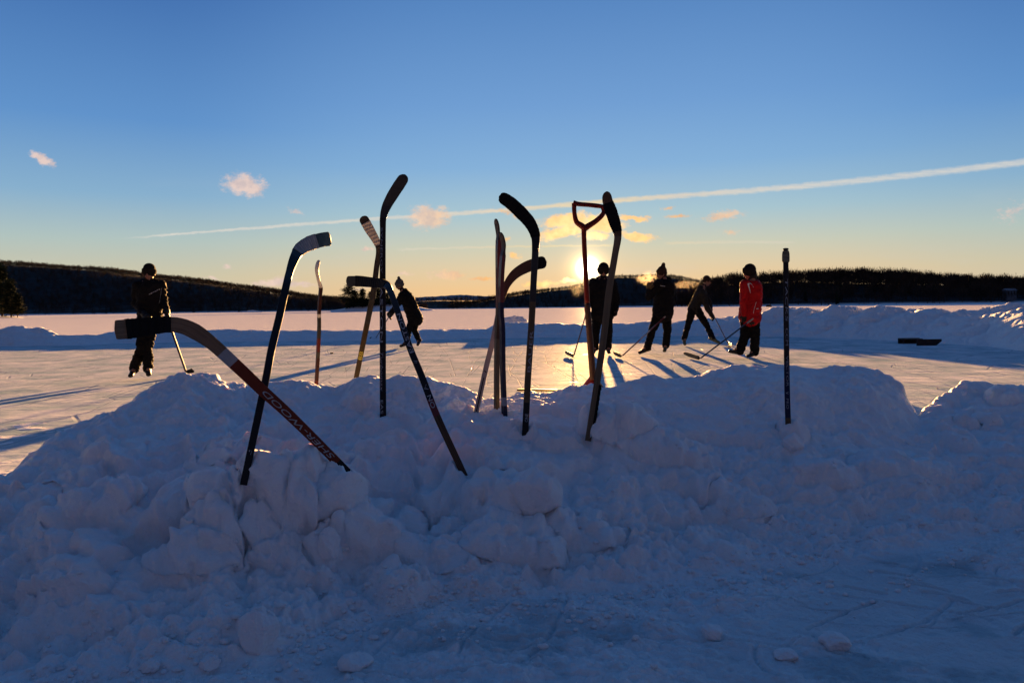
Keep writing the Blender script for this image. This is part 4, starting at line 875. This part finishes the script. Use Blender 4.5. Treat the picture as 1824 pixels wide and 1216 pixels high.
def build_person(label, J, look, Y, fdir, sdir, b=1., jacket=CLB, trousers=CLB2, hat=KNIT, glove=(GLV, GLV), boots=(BOOT, BOOT), jr=1., hem=.10, pom=False, tall=0., big=1., hood=True, flare=1., socks=False, collar=None, gaiter=None, hairlen=0., jname='jacket'):
    P = {k_: np.array(W(v_[0], v_[1], Y+(v_[2] if len(v_) > 2 else 0))) for k_, v_ in J.items()}
    F_, S_ = nrm(fdir), nrm(sdir); hf = nrm(look); hs_ = nrm(np.cross(hf, (0, 0, 1.))); hu = nrm(np.cross(hs_, hf)); ps = S_
    root = empty('person', ((P['anL']+P['anR'])/2)*np.array((1, 1, 0)), label, 'person')
    hd, nk, ch, pv = P['head'], P['neck'], P['chest'], P['pelvis']; r = .092*b
    # the body: one continuous surface
    q = [cap_part(hd+hu*.022*b, hd+hu*.028*b+hf*-.012, (.076*b, .092*b), (.074*b, .090*b), hs_), cap_part(hd-hu*.045*b+hf*.018*b, hd-hu*.075*b+hf*.032*b, (.058*b, .062*b), (.040*b, .040*b), hs_),
         cap_part(hd+hf*.082*b-hu*.002, hd+hf*.100*b-hu*.028*b, .010*b, .014*b), cap_part(hd+hf*.078*b-hu*.058*b+hs_*.018*b, hd+hf*.078*b-hu*.058*b-hs_*.018*b, .010*b, .010*b), cap_part(hd+hf*.070*b+hu*.020*b+hs_*.04*b, hd+hf*.074*b+hu*.020*b-hs_*.04*b, .014*b, .014*b),
         cap_part(hd+hs_*.079*b, hd+hs_*.082*b-hu*.03*b, .013*b, .012*b), cap_part(hd-hs_*.079*b, hd-hs_*.082*b-hu*.03*b, .013*b, .012*b),
         cap_part(hd-hu*.05*b-hf*.015, nk, .056*b, .060*b), cap_part(nk, ch, (.10*b, .07*b), (.15*b, .10*b), ps), cap_part(ch, pv, (.14*b, .095*b), (.15*b, .10*b), ps)]
    for s_ in 'LR':
        q += [cap_part(P['sh'+s_], P['el'+s_], .048*b, .038*b), cap_part(P['el'+s_], P['ha'+s_], .036*b, .026*b), cap_part(ch, P['sh'+s_], .06*b, .05*b),
              cap_part(P['hip'+s_], P['kn'+s_], .078*b, .052*b), cap_part(P['kn'+s_], P['an'+s_], .050*b, .036*b), cap_part(pv, P['hip'+s_], .09*b, .08*b), cap_part(P['an'+s_], P['to'+s_]*.45+P['an'+s_]*.55, .034*b, .028*b)]
    blend_mesh('body', q, .0105, SKIN, root, 2)
    for s_ in (-1, 1): 
        V, Fc = cap_part(hd+hf*.083*b+hs_*.030*b*s_+hu*.008*b, hd+hf*.0835*b+hs_*.031*b*s_+hu*.008*b, .0125*b, .0125*b); link('eye', mesh('eye', V, Fc), EYEM, root)
    V, Fc = cap_part(hd+hf*.091*b-hu*.057*b+hs_*.016*b, hd+hf*.091*b-hu*.057*b-hs_*.016*b, .0055*b, .0055*b); link('mouth', mesh('mouth', V, Fc), LIP, root)
    # jacket
    hemc = pv+(pv-ch)/np.linalg.norm(pv-ch)*hem; up = nrm(ch-pv)
    q = [cap_part(ch+up*.06, ch-up*.05, (.195*b*jr, .13*b*jr), (.20*b*jr, .145*b*jr), ps), cap_part(ch, pv, (.195*b*jr, .14*b*jr), (.19*b*jr, .145*b*jr), ps), cap_part(pv, hemc, (.19*b*jr, .15*b*jr), (.195*b*jr, .155*b*jr), ps),
         cap_part(ch+up*.06, nk-(nk-ch)*.1, (.14*b, .10*b), (.085*b, .08*b), ps)]
    for s_ in 'LR':
        el_, ha_ = P['el'+s_], P['ha'+s_]; q += [cap_part(ch*.45+P['sh'+s_]*.55, P['sh'+s_], .095*b*jr**.5, .084*b*jr**.5), cap_part(P['sh'+s_], el_, .083*b*jr**.5, .066*b), cap_part(el_, ha_+(el_-ha_)*.10, .064*b, .050*b)]
    if hood: q += [cap_part(nk-F_*.06+S_*.08, nk-F_*.06-S_*.08, .062*b, .062*b), cap_part(nk-F_*.08, nk-F_*.09-up*.08, (.10, .05), (.07, .04), S_)]
    q += [cap_part(nk-up*.03, nk+(hd-nk)*.25, (.075*b, .072*b), (.070*b, .066*b), ps)]
    blend_mesh(jname, q, .014, jacket, root, 3, .04, 10., int(J['head'][0]))
    if collar: blend_mesh('collar', [cap_part(nk+(hd-nk)*.05-F_*.02, nk+(hd-nk)*.32-F_*.03, (.098*b, .092*b), (.096*b, .088*b), ps)], .013, collar, root, 2, .012)
    # trousers
    q = [cap_part(pv, pv+(P['hipL']+P['hipR']-2*pv)*.3, (.165*b, .125*b), (.165*b, .125*b), ps)]
    for s_ in 'LR': kn, an = P['kn'+s_], P['an'+s_]; q += [cap_part(P['hip'+s_], kn, .104*b, .078*b*flare**.5), cap_part(kn, an+(an-kn)*.02, .074*b*flare**.5, .068*b*flare)]
    blend_mesh('trousers', q, .013, trousers, root, 3, .034, 12., int(J['head'][0])+3)
    # hat
    if hat:
        q = [cap_part(hd+hu*.045*b-hf*.012, hd+hu*.07*b-hf*.02, (.096*b*big, .106*b*big), (.080*b*big, .088*b*big), hs_)]
        if tall: q.append(cap_part(hd+hu*.10*b-hf*.03, hd+hu*(.13+tall)*b-hf*.05, .055*b, .035*b))
        h = blend_mesh('hat', q, .010, hat, root, 2, .006, 60.)
        q = [cap_part(hd+hu*.028*b-hf*.008, hd+hu*.042*b-hf*.008, (.102*b*big, .112*b*big), (.102*b*big, .112*b*big), hs_)]
        if pom: pp = hd+hu*.178*b-hf*.03; blend_mesh('pompom', [cap_part(pp, pp+hu*.01, .042, .040)], .008, hat, root, 1, .012, 90.)
    if hairlen:
        blend_mesh('hair', [cap_part(hd-hf*.05+hu*.02, nk-F_*.06, (.085*b, .06*b), (.07*b, .045*b), hs_), cap_part(nk-F_*.06, nk-F_*.05-up*hairlen, (.07*b, .04), (.05, .03), hs_)], .011, HAIR, root, 2, .01, 50.)
    # gloves
    for s_, gm in zip('LR', glove):
        el_, ha_ = P['el'+s_], P['ha'+s_]; d = nrm(ha_-el_); inn = nrm((pv-ha_)*np.array((1, 1, 0))+F_*.15)
        blend_mesh('glove', hand_parts(ha_-d*.01, ha_+d*.1, inn, inn, 1.22*b)+[cap_part(ha_-d*.05, ha_+d*.01, .050*b, .044*b)], .0075, gm, root, 1)
    if gaiter:
        for s_ in gaiter: kn, an = P['kn'+s_], P['an'+s_]; blend_mesh('shin_guard', [cap_part(kn+(an-kn)*.45, an+(an-kn)*.02, (.072, .074), (.074, .078))], .013, trousers, root, 2, .03, 16.)
    # skates
    for s_, bm_ in zip('LR', boots):
        an, to, kn = P['an'+s_], P['to'+s_], P['kn'+s_]; d = to-an; dn = nrm(an-kn); fl = nrm(d-dn*.0); sole = nrm(np.cross(np.cross(fl, dn), fl)); sole = sole if sole.dot(dn) > 0 else -sole
        fl = nrm(fl-sole*fl.dot(sole)) ; heel_ = an+sole*.045-fl*.045; toe_ = heel_+fl*.235
        sk = blend_mesh('skate', [cap_part(an-dn*.07, an+sole*.03, (.052, .056), (.046, .055)), cap_part(heel_, toe_-sole*.0, (.036, .036), (.038, .030)), cap_part(an+fl*.03+sole*.01, toe_-fl*.06, .046, .036)], .009, bm_, root, 2)
        sd2 = nrm(np.cross(fl, sole))
        def slab(a0, a1, z0, z1, hwid, taper=0.):
            V = []
            for z, tp in ((z0, 0), (z1, taper)):
                for (a2, s2) in ((a0+tp, -1), (a1-tp, -1), (a1-tp, 1), (a0+tp, 1)): V.append(heel_+fl*a2+sole*z+sd2*hwid*s2)
            return V, [(0,1,2,3),(7,6,5,4),(0,4,5,1),(1,5,6,2),(2,6,7,3),(3,7,4,0)]
        for nm, args, mm in (('blade_holder', (-.02, .05, .030, .068, .011, .012), WPL), ('blade_holder', (.155, .23, .030, .068, .011, .012), WPL), ('runner', (-.035, .262, .066, .092, .0026, .012), STEEL)):
            V, Fc = slab(*args); k_ = bpy.data.objects.new(nm, mesh(nm, V, Fc)); COL.objects.link(k_); k_.data.materials.append(mm); k_.parent = sk
            k_.matrix_parent_inverse = sk.matrix_parent_inverse.copy(); k_.location = (0, 0, 0)
        sk_off = Vector(root.location)
        if socks: V, Fc = cap_part(an-dn*.12, an-dn*.115, .045, .045); link('sock_band', mesh('sock_band', V, Fc), SOCK, root)
    return root, P
X_, Y_ = np.array((1., 0, 0)), np.array((0, 1., 0))
pA, PA = build_person('person in black jacket and beanie skating alone at the left behind the wide wooden blade',
    dict(head=(265.5,487), neck=(264,503), chest=(266,521), pelvis=(267,560), shL=(286,508,.0), elL=(291.5,536,.02), haL=(297.5,557,-.12), shR=(246,508,.0), elR=(242,540,.05), haR=(258,561,-.25),
         hipL=(273,566), knL=(264,617,-.05), anL=(264,655,0), toL=(265,663,-.2), hipR=(260,566), knR=(251,617,-.08), anR=(240,655,.05), toR=(233,666,-.16)),
    (.1, -1, -.05), Y=11.0, fdir=-Y_+.15*X_, sdir=X_, b=.95, hood=True, socks=True, gaiter='LR', jr=1.02, hem=.09, big=1.15, flare=.85, trousers=CLB2)
pB, PB = build_person('person with a grey bobble hat bending forward to the left beside the crossed sticks',
    dict(head=(711.5,508), neck=(718,518), chest=(726,534), pelvis=(737,561), shL=(716,526,-.16), elL=(705,545,-.22), haL=(697,560,-.2), shR=(721,524,.16), elR=(708,544,.2), haR=(695,556,.1),
         hipL=(735,566,-.09), knL=(728,588,-.12), anL=(725,609,-.1), toL=(713,613,-.1), hipR=(740,566,.09), knR=(738,588,.06), anR=(746,605,.05), toR=(742,612,-.12)),
    (-1, -.3, -.25), Y=19.0, fdir=-X_, sdir=-Y_, b=1., hat=KNITG, pom=True, jr=1.3, hem=.10, big=1.22, tall=.005, boots=(BOOT, BOOT), trousers=CLB2)
pC, PC = build_person('person in dark padded coat and hat standing before the setting sun behind the shovel',
    dict(head=(1075,483), neck=(1074.5,497), chest=(1073,515), pelvis=(1073,550), shL=(1090,503,0), elL=(1099,532,0), haL=(1097,553,-.05), shR=(1056,503,0), elR=(1046.5,534,0), haR=(1046,556,-.1),
         hipL=(1081,560), knL=(1084,592,-.05), anL=(1083,619,0), toL=(1085,624,-.18), hipR=(1064,560), knR=(1061,592,-.05), anR=(1060,619,0), toR=(1057,624,-.18)),
    (-.1, -1, 0), Y=15.4, fdir=-Y_, sdir=X_, b=1.05, jr=1.18, hem=.13, big=1.35, tall=.02, trousers=CLB2, flare=1.05)
pD, PD = build_person('person in black jacket raising a tan glove to the chin, left of the bending skater',
    dict(head=(1178,488), neck=(1182,498), chest=(1184,516), pelvis=(1181,549), shL=(1173,505,-.15), elL=(1156,529,-.18), haL=(1156,514,-.2), shR=(1194,506,.12), elR=(1200,533,.05), haR=(1193,551,-.12),
         hipL=(1174,557,.0), knL=(1162,588,-.02), anL=(1153,619,0), toL=(1139,624,-.05), hipR=(1186,557,.0), knR=(1189,588,-.03), anR=(1186,614,0), toR=(1184,621,-.16)),
    (-1, -.45, .02), Y=14.9, fdir=-X_-.4*Y_, sdir=(.4*X_-Y_), b=1.04, jr=1.22, hem=.10, big=1.08, tall=.06, glove=(GLT, GLT), hat=KNITM, boots=(BOOT, BOOTG), gaiter='R', trousers=CLB2)
pE, PE = build_person('person in olive grey jacket bending forward, legs wide apart, left of the red jacket',
    dict(head=(1259,501), neck=(1252,512), chest=(1246,525), pelvis=(1236,548), shL=(1252,519,.16), elL=(1263,537,.15), haL=(1266,548,.05), shR=(1251,520,-.16), elR=(1259,548,-.2), haR=(1268,562,-.16),
         hipL=(1243,553,.06), knL=(1258,578,.05), anL=(1269,601,.0), toL=(1280,606,-.02), hipR=(1233,553,-.06), knR=(1226,577,-.05), anR=(1219,602,0), toR=(1221,610,-.14)),
    (1, -.3, -.2), Y=18.2, fdir=X_-.2*Y_, sdir=(.2*X_+Y_), b=.98, jacket=CLG, jr=.92, hem=.05, hat=KNITM, boots=(BOOTG, BOOTG), hood=True)
pF, PF = build_person('person in a bright red ski jacket and thick dark hat looking left, rightmost skater',
    dict(head=(1334,486), neck=(1338,498), chest=(1338,518), pelvis=(1336,556), shL=(1327,507,-.14), elL=(1325,538,-.16), haL=(1326,562,-.14), shR=(1347,507,.0), elR=(1352,540,-.05), haR=(1344,568,-.14),
         hipL=(1329,566,.03), knL=(1327,598,0), anL=(1318,624,0), toL=(1301,621,-.03), hipR=(1343,566,-.03), knR=(1345,598,-.03), anR=(1344,626,0), toR=(1332,630,-.10)),
    (-1, -.25, .02), Y=13.6, fdir=-X_-.35*Y_, sdir=(.35*X_-Y_), b=1.0, jacket=CLR, jr=1.2, hem=.09, big=1.28, hat=KNIT, collar=CLG, flare=1.22, hood=False)
def patch(name, pts_, Y, m, parent, dy=.0):
    V = [np.array(W(x, y, Y)) for x, y in pts_]; n = len(V); V = V+[v_+np.array((0, .03, 0)) for v_ in V]
    link(name, mesh(name, V, [tuple(range(n))]+[tuple(range(2*n-1, n-1, -1))]+[((i+1) % n, i, n+i, n+(i+1) % n) for i in range(n)]), m, parent, smooth=False)
WJ = mat('white jacket panel', (.42, .42, .44), .6); PRN = mat('pale chest print', (.22, .23, .26), .6)
def decal(name, root, target, line, w0, w1, m):
    # a thin strip lying on the cloth along a line of points
    o = [c for c in root.children if c.name.split('.')[0] == target][0]; bpy.context.view_layer.update(); mi_ = o.matrix_world.inverted(); V = []
    pts_ = catmull([(x, y, 0) for x, y in line], 5); T = np.gradient(pts_, axis=0); T /= np.linalg.norm(T, axis=1)[:, None]; n = len(pts_)
    for i, (p_, t_) in enumerate(zip(pts_, T)):
        w_ = (w0+(w1-w0)*i/(n-1))/2
        for s_ in (-1, 1):
            q_ = W(p_[0]-t_[1]*w_*s_, p_[1]+t_[0]*w_*s_, 1.)-Vector((0, 0, H)); ok, loc, nn, _ = o.ray_cast(mi_ @ Vector((0, 0, H)), (mi_.to_3x3() @ q_).normalized())
            if not ok: return
            V.append(o.matrix_world @ (loc+nn*.006))
    link(name, mesh(name, V, [(2*i, 2*i+1, 2*i+3, 2*i+2) for i in range(n-1)]), m, root)
decal('white_panel', pF, 'jacket', [(1332.5,505),(1334,512),(1337,522)], 3.4, .6, WJ); decal('white_panel', pF, 'jacket', [(1333,505),(1338,505.5),(1342.5,512)], 1.4, .5, WJ)
decal('piping', pF, 'jacket', [(1347,538),(1344,548),(1342,558)], .7, .7, WJ); decal('emblem', pF, 'jacket', [(1347,550),(1350.5,549.5)], 1.2, 1.2, WJ)
decal('chest_print', pD, 'jacket', [(1176,508.5),(1185,510)], .8, .8, WJ)
for a_, b_ in ((265.5, 268), (268.7, 271.5), (272.2, 275), (275.8, 278.5), (279.2, 282), (282.6, 285)): decal('chest_print', pA, 'jacket', [(a_, 524.5-(a_-265)*.5), (b_, 524.5-(b_-265)*.5)], 1.6, 1.6, PRN)
decal('piping', pA, 'jacket', [(288,513),(286,528),(283,541)], .6, .5, PRN)
# ------------------------------------------------------------------ sticks in hands
HS = 'hockey sticks held by the skaters'
def held(label, top, bot, toe, Yt, Yb_, m=NAVY, bm_=BLK, tape=None, col=None, wsh=.03, tw=(.75, .88)):
    a_, b_, c_ = np.array(W(top[0], top[1], Yt)), np.array(G(*bot)), np.array(G(*toe)); b_ = b_+np.array((0, 0, .012)); c_ = c_+np.array((0, 0, .012+.02))
    e = empty('hockey_stick', b_, label, 'hockey stick', HS); d = nrm(b_-a_); s_ = nrm(c_-b_); n_ = nrm(np.cross(d, s_)); L_ = np.linalg.norm(b_-a_)
    C = np.array([a_+(b_-a_)*t_ for t_ in np.linspace(0, .95, 40)]); wd_ = nrm(np.cross(d, n_)); mats = [m, col or m]; mi = [1 if (col and tw[0] > i/40 > tw[0]-.2) else 0 for i in range(39)]
    loft('shaft', C, np.repeat([wd_], 40, 0), np.repeat([n_], 40, 0), np.full(40, wsh/2), np.full(40, .010), mats, e, mi)
    p = catmull([a_+(b_-a_)*.95, b_+(a_-b_)*.015+np.array((0, 0, .022))+s_*.012, b_+s_*.09+np.array((0, 0, .038)), c_+np.array((0, 0, .036))], 6); T = np.gradient(p, axis=0); T /= np.linalg.norm(T, axis=1)[:, None]
    nb = nrm(np.cross(np.array((s_[0], s_[1], 0.)), (0, 0, 1.))); nb = nb*(1 if nb.dot(n_) > 0 else -1); fr_ = sstep(.10, .38, np.linspace(0, 1, len(p)))[:, None]; nn = n_[None]*(1-fr_)+nb[None]*fr_; nn -= (nn*T).sum(1)[:, None]*T; nn /= np.linalg.norm(nn, axis=1)[:, None]; Wd = np.cross(nn, T); hw = np.interp(np.linspace(0, 1, len(p)), [0, .3, .6, .92, 1], [wsh/2, .026, .036, .037, .018])
    loft('blade', p, Wd, nn, hw, np.full(len(p), .006), [bm_], e, p=3.)
    C = np.array([a_+(b_-a_)*t_ for t_ in np.linspace(0, .13, 12)]); loft('grip_tape', C, np.repeat([wd_], 12, 0), np.repeat([n_], 12, 0), np.full(12, wsh/2), np.full(12, .010), [tape or TAPEW], e, grow=.003, jag=.02)
    return e
held('slim blue hockey stick held by the lone skater at the left', (296,560), (333,668), (342,668), 10.85, 0, m=mat('blue lacquer', (.008, .011, .05), .45), tape=TAPEB)
held('pale hockey stick lifted by the skater in the bobble hat', (706,543), (668,604.5), (659,606), 18.9, 0, m=WHT, bm_=BLK)
held('dark maroon hockey stick held by the person in front of the sun', (1046,552), (1021,638), (1007,633), 15.3, 0, m=MAROON)
held('hockey stick with a white band held by the person with tan gloves', (1193,556), (1105,638), (1093,634), 14.75, 0, m=MAROON, col=WHT, tw=(.62, .8))
held('dark hockey stick held by the bending person in the olive jacket', (1262,543), (1298,615), (1304,619), 18.15, 0, m=NAVY)
held('long navy hockey stick with white butt tape held by the person in the red jacket', (1343,566), (1244,642), (1218,635), 13.4, 0, m=NAVY, tape=TAPEW)
PUCK = mat('black rubber', (.012, .012, .012), .7)
for (px, py, lb, sc_) in ((591, 630, 'black puck lying alone on the ice beside the thin red stick', 1.), (1299, 619.5, 'black puck by the blade of the olive jacket skater stick', 1.)):
    c = G(px, py); pr = [(.0, 0), (.036, 0), (.038, .003), (.038, .022), (.036, .025), (0, .025)]; V = []; F = []
    for r_, z in pr:
        for k in range(24): a_ = k/24*6.283; V.append((c.x+r_*sc_*math.cos(a_), c.y+r_*sc_*math.sin(a_), .004+z))
    for i in range(5):
        for k in range(24): F.append((i*24+k, i*24+(k+1) % 24, (i+1)*24+(k+1) % 24, (i+1)*24+k))
    tag(link('puck', mesh('puck', V, F), PUCK, smooth=False), lb, 'puck')

# ------------------------------------------------------------------ dark wooden boxes by the right bank, plank behind the front bank
BOARD = mat('dark weathered board', (.022, .018, .018), .8, var=.8, vscale=9, bump=.5); EDGE = mat('pale board edge', (.07, .065, .065), .8)
def box(name, a0, a1, y0, y1, z0, z1, m, parent, chop=0.):
    V = [(a0,y0,z0),(a1-chop,y0,z0),(a1,y0,z0+chop*.8),(a1,y0,z1),(a0,y0,z1)]; n = 5; V += [(x, y1, z) for x, y, z in V]
    return link(name, mesh(name, V, [tuple(range(n)), tuple(range(2*n-1, n-1, -1))]+[((i+1) % n, i, n+i, n+(i+1) % n) for i in range(n)]), m, parent, smooth=False)
b0 = G(1634, 615.5); e = empty('wooden_goal', (b0.x, b0.y, 0), 'low black wooden box goal lying against the foot of the right snow bank', 'goal')
g0 = G(1610, 612.5); k0 = b0.y/FPX
box('left_board', g0.x, b0.x+.10, g0.y, g0.y+.04, .0, .135, BOARD, e); box('front_board', b0.x, b0.x+.56, b0.y, b0.y+.04, 0., .145, BOARD, e, chop=.12)
box('top_board', g0.x-.01, b0.x+.58, g0.y+.05, g0.y+.22, .105, .120, EDGE, e); box('back_board', g0.x, b0.x+.60, g0.y+.24, g0.y+.28, 0, .13, BOARD, e)
p = G(957, 697); o = box('plank', -.24, .24, -.035, .035, .0, .022, WOODD, None); o.location = (p.x, p.y, .008); o.rotation_euler = (0, 0, R(-14)); tag(o, 'brown plank lying on the ice just behind the front bank', 'plank')

# ------------------------------------------------------------------ loose snow lumps
GC = 'loose lumps of snow'
chunks = [((951,912), .115, 1.02, 'large angular snow block midway up the front bank below the tall black-bladed stick', 11), ((459,1150), .058, 1.25, 'upright pinkish lump of snow standing alone at the lower left', 12),
          ((1270,1133), .040, .62, 'small round lump on the foreground ice, farthest of three', 13), ((1490,1155), .046, .62, 'biggest of three lumps lying on the foreground ice at the right', 14), ((1403,1172), .036, .42, 'flat small lump on the foreground ice, nearest of three', 15),
          ((266,1196), .026, .8, 'pebble-like lump of snow near the bottom edge at the left', 16), ((370,1192), .030, .8, 'knobbly lump near the bottom edge below the upright pinkish lump', 17), ((632,1190), .05, .6, 'low crusty lump at the bottom edge left of the dark ice patch', 18),
          ((1415,800), .052, 1.1, 'rounded knob of snow at the foot of the upside-down black stick', 19), ((585,985), .04, 1.5, 'pointed little spire of snow on the left front pile', 20)]
for (pp, r_, fl, lb, sd_) in chunks:
    c = bank_hit(*pp); o = link('snow_chunk', rock_mesh(r_, np.random.RandomState(sd_), 5, fl, 10, .16), SNOW); o.location = (c.x, c.y+r_*.3, max(c.z, 0)+r_*fl*.45); o.rotation_euler = (0, 0, sd_); tag(o, lb, 'snow lump', GC)
rs = np.random.RandomState(77); tmpl = []
for k in range(5):
    m_ = rock_mesh(1., np.random.RandomState(k+90), 2, .8, 9, .35); a_ = np.empty(len(m_.vertices)*3, np.float32); m_.vertices.foreach_get('co', a_); f_ = np.empty(len(m_.polygons)*3, np.int32); m_.polygons.foreach_get('vertices', f_); tmpl.append((a_.reshape(-1, 3), f_.reshape(-1, 3)))
V = []; F = []; k0 = 0
for k in range(5200):
    px = rs.uniform(-150, 1950); row = np.interp(px, [c for c in sorted(BANK)], [BANK[c][0] for c in sorted(BANK)]); py = row+rs.normal(-25, 40)+(rs.rand() < .25)*rs.uniform(-260, 120)
    if fbm(np.array([px/90.]), np.array([py/40.]), 3, 6)[0] < -.05: continue
    if py > 1300: continue
    c = bank_hit(px, py); s_ = .0022+.012*rs.rand()**4.5; a_, f_ = tmpl[rs.randint(5)]; an = rs.uniform(0, 6.28); ca, sa = math.cos(an), math.sin(an)
    q = np.stack([(a_[:, 0]*ca-a_[:, 1]*sa)*s_*rs.uniform(.7, 1.6)+c.x, (a_[:, 0]*sa+a_[:, 1]*ca)*s_+c.y, a_[:, 2]*s_*.9+max(c.z, .004)+s_*.15], -1); V.append(q); F.append(f_+k0); k0 += len(q)
tag(link('snow_crumbs', npmesh('snow_crumbs', np.concatenate(V), np.concatenate(F)), SNOW), 'countless small snow crumbs scattered along the foot of the front bank', 'snow', kind='stuff')

# ------------------------------------------------------------------ far small things
Yh = 436.; c0, c1_ = W(1793, 524, Yh), W(1811, 517, Yh)
HW = mat('white house wall', (.10, .11, .13), .8); HR = mat('snowy roof', (.2, .21, .24), .9); HG = mat('dark window', (.02, .025, .03), .2)
he = empty('house', ((c0.x+c1_.x)/2, Yh, c0.z-1.5), 'small pale house half hidden among the trees at the far right', 'house')
x0, x1, z0, z1 = c0.x, c1_.x, c0.z-.8, c1_.z
box('wall', x0, x1, Yh, Yh+4, z0-3, z1, HW, he)
V = [(x0-.3, Yh-.4, z1), (x1+.3, Yh-.4, z1), (x1+.3, Yh+2, z1+1.2), (x0-.3, Yh+2, z1+1.2), (x1+.3, Yh+4.4, z1), (x0-.3, Yh+4.4, z1)]; link('roof', mesh('roof', V, [(0,1,2,3),(3,2,4,5),(0,3,5),(1,4,2),(0,5,4,1)]), HR, he, smooth=False)
for k in range(3): xx = x0+(x1-x0)*(.12+.3*k); box('window', xx, xx+.75, Yh-.05, Yh-.01, z0+.4, z1-.5, HG, he)
sp_ = G(1370.5, 547.2); Ys = 230.; c = W(1370.5, 545.5, Ys); se2 = empty('snowmobile', (c.x, Ys, 0), 'tiny dark snowmobile far out on the lake right of the red jacket', 'snowmobile')
box('chassis', c.x-.9, c.x+.8, Ys, Ys+.6, .15, .5, BLK, se2, chop=.2); box('seat', c.x-.8, c.x+.1, Ys+.1, Ys+.5, .505, .75, CLB, se2); box('windscreen', c.x+.2, c.x+.45, Ys+.1, Ys+.5, .505, 1.05, HG, se2, chop=.1); box('ski', c.x+.3, c.x+1.3, Ys, Ys+.1, .03, .1, STEEL, se2)

# ------------------------------------------------------------------ frozen breath
def breath(px, py, Y, rx, ry, dens, lb):
    m = bpy.data.materials.new('steaming breath'); m.use_nodes = True; nt = m.node_tree; nt.nodes.remove(nt.nodes['Principled BSDF']); q = NT(nt)
    vs = q.n('ShaderNodeVolumePrincipled'); vs.inputs['Anisotropy'].default_value = .72; vs.inputs['Color'].default_value = (.95, .95, .97, 1)
    t = q.n('ShaderNodeTexCoord').outputs['Object']; n = q.noise(t, 5.5, 5, .65, .5)
    fall = q.rng(q.v('LENGTH', q.v('DIVIDE', t, (rx, rx, ry)), out=1), .25, 1., 1., 0., smooth=True)
    nt.links.new(q.m('MULTIPLY', q.m('MULTIPLY', q.rng(n, .44, .70), fall), dens), vs.inputs['Density']); nt.links.new(vs.outputs[0], nt.nodes['Material Output'].inputs['Volume'])
    import bmesh
    bm = bmesh.new(); bmesh.ops.create_icosphere(bm, subdivisions=4, radius=1)
    for v_ in bm.verts: v_.co = Vector((v_.co.x*rx, v_.co.y*rx, v_.co.z*ry))
    me = bpy.data.meshes.new('breath'); bm.to_mesh(me); bm.free(); o = link('breath', me, m); o.location = W(px, py, Y); tag(o, lb, 'breath')
breath(1153, 495, 14.9, .27, .17, .42, 'orange lit puff of breath in front of the person with tan gloves')
breath(1222, 507, 18.3, .40, .13, .16, 'faint wisp of breath left of the bending skater in the olive jacket')
breath(1030, 512, 15.3, .26, .22, .10, 'thin breath haze just left of the red shovel shaft')
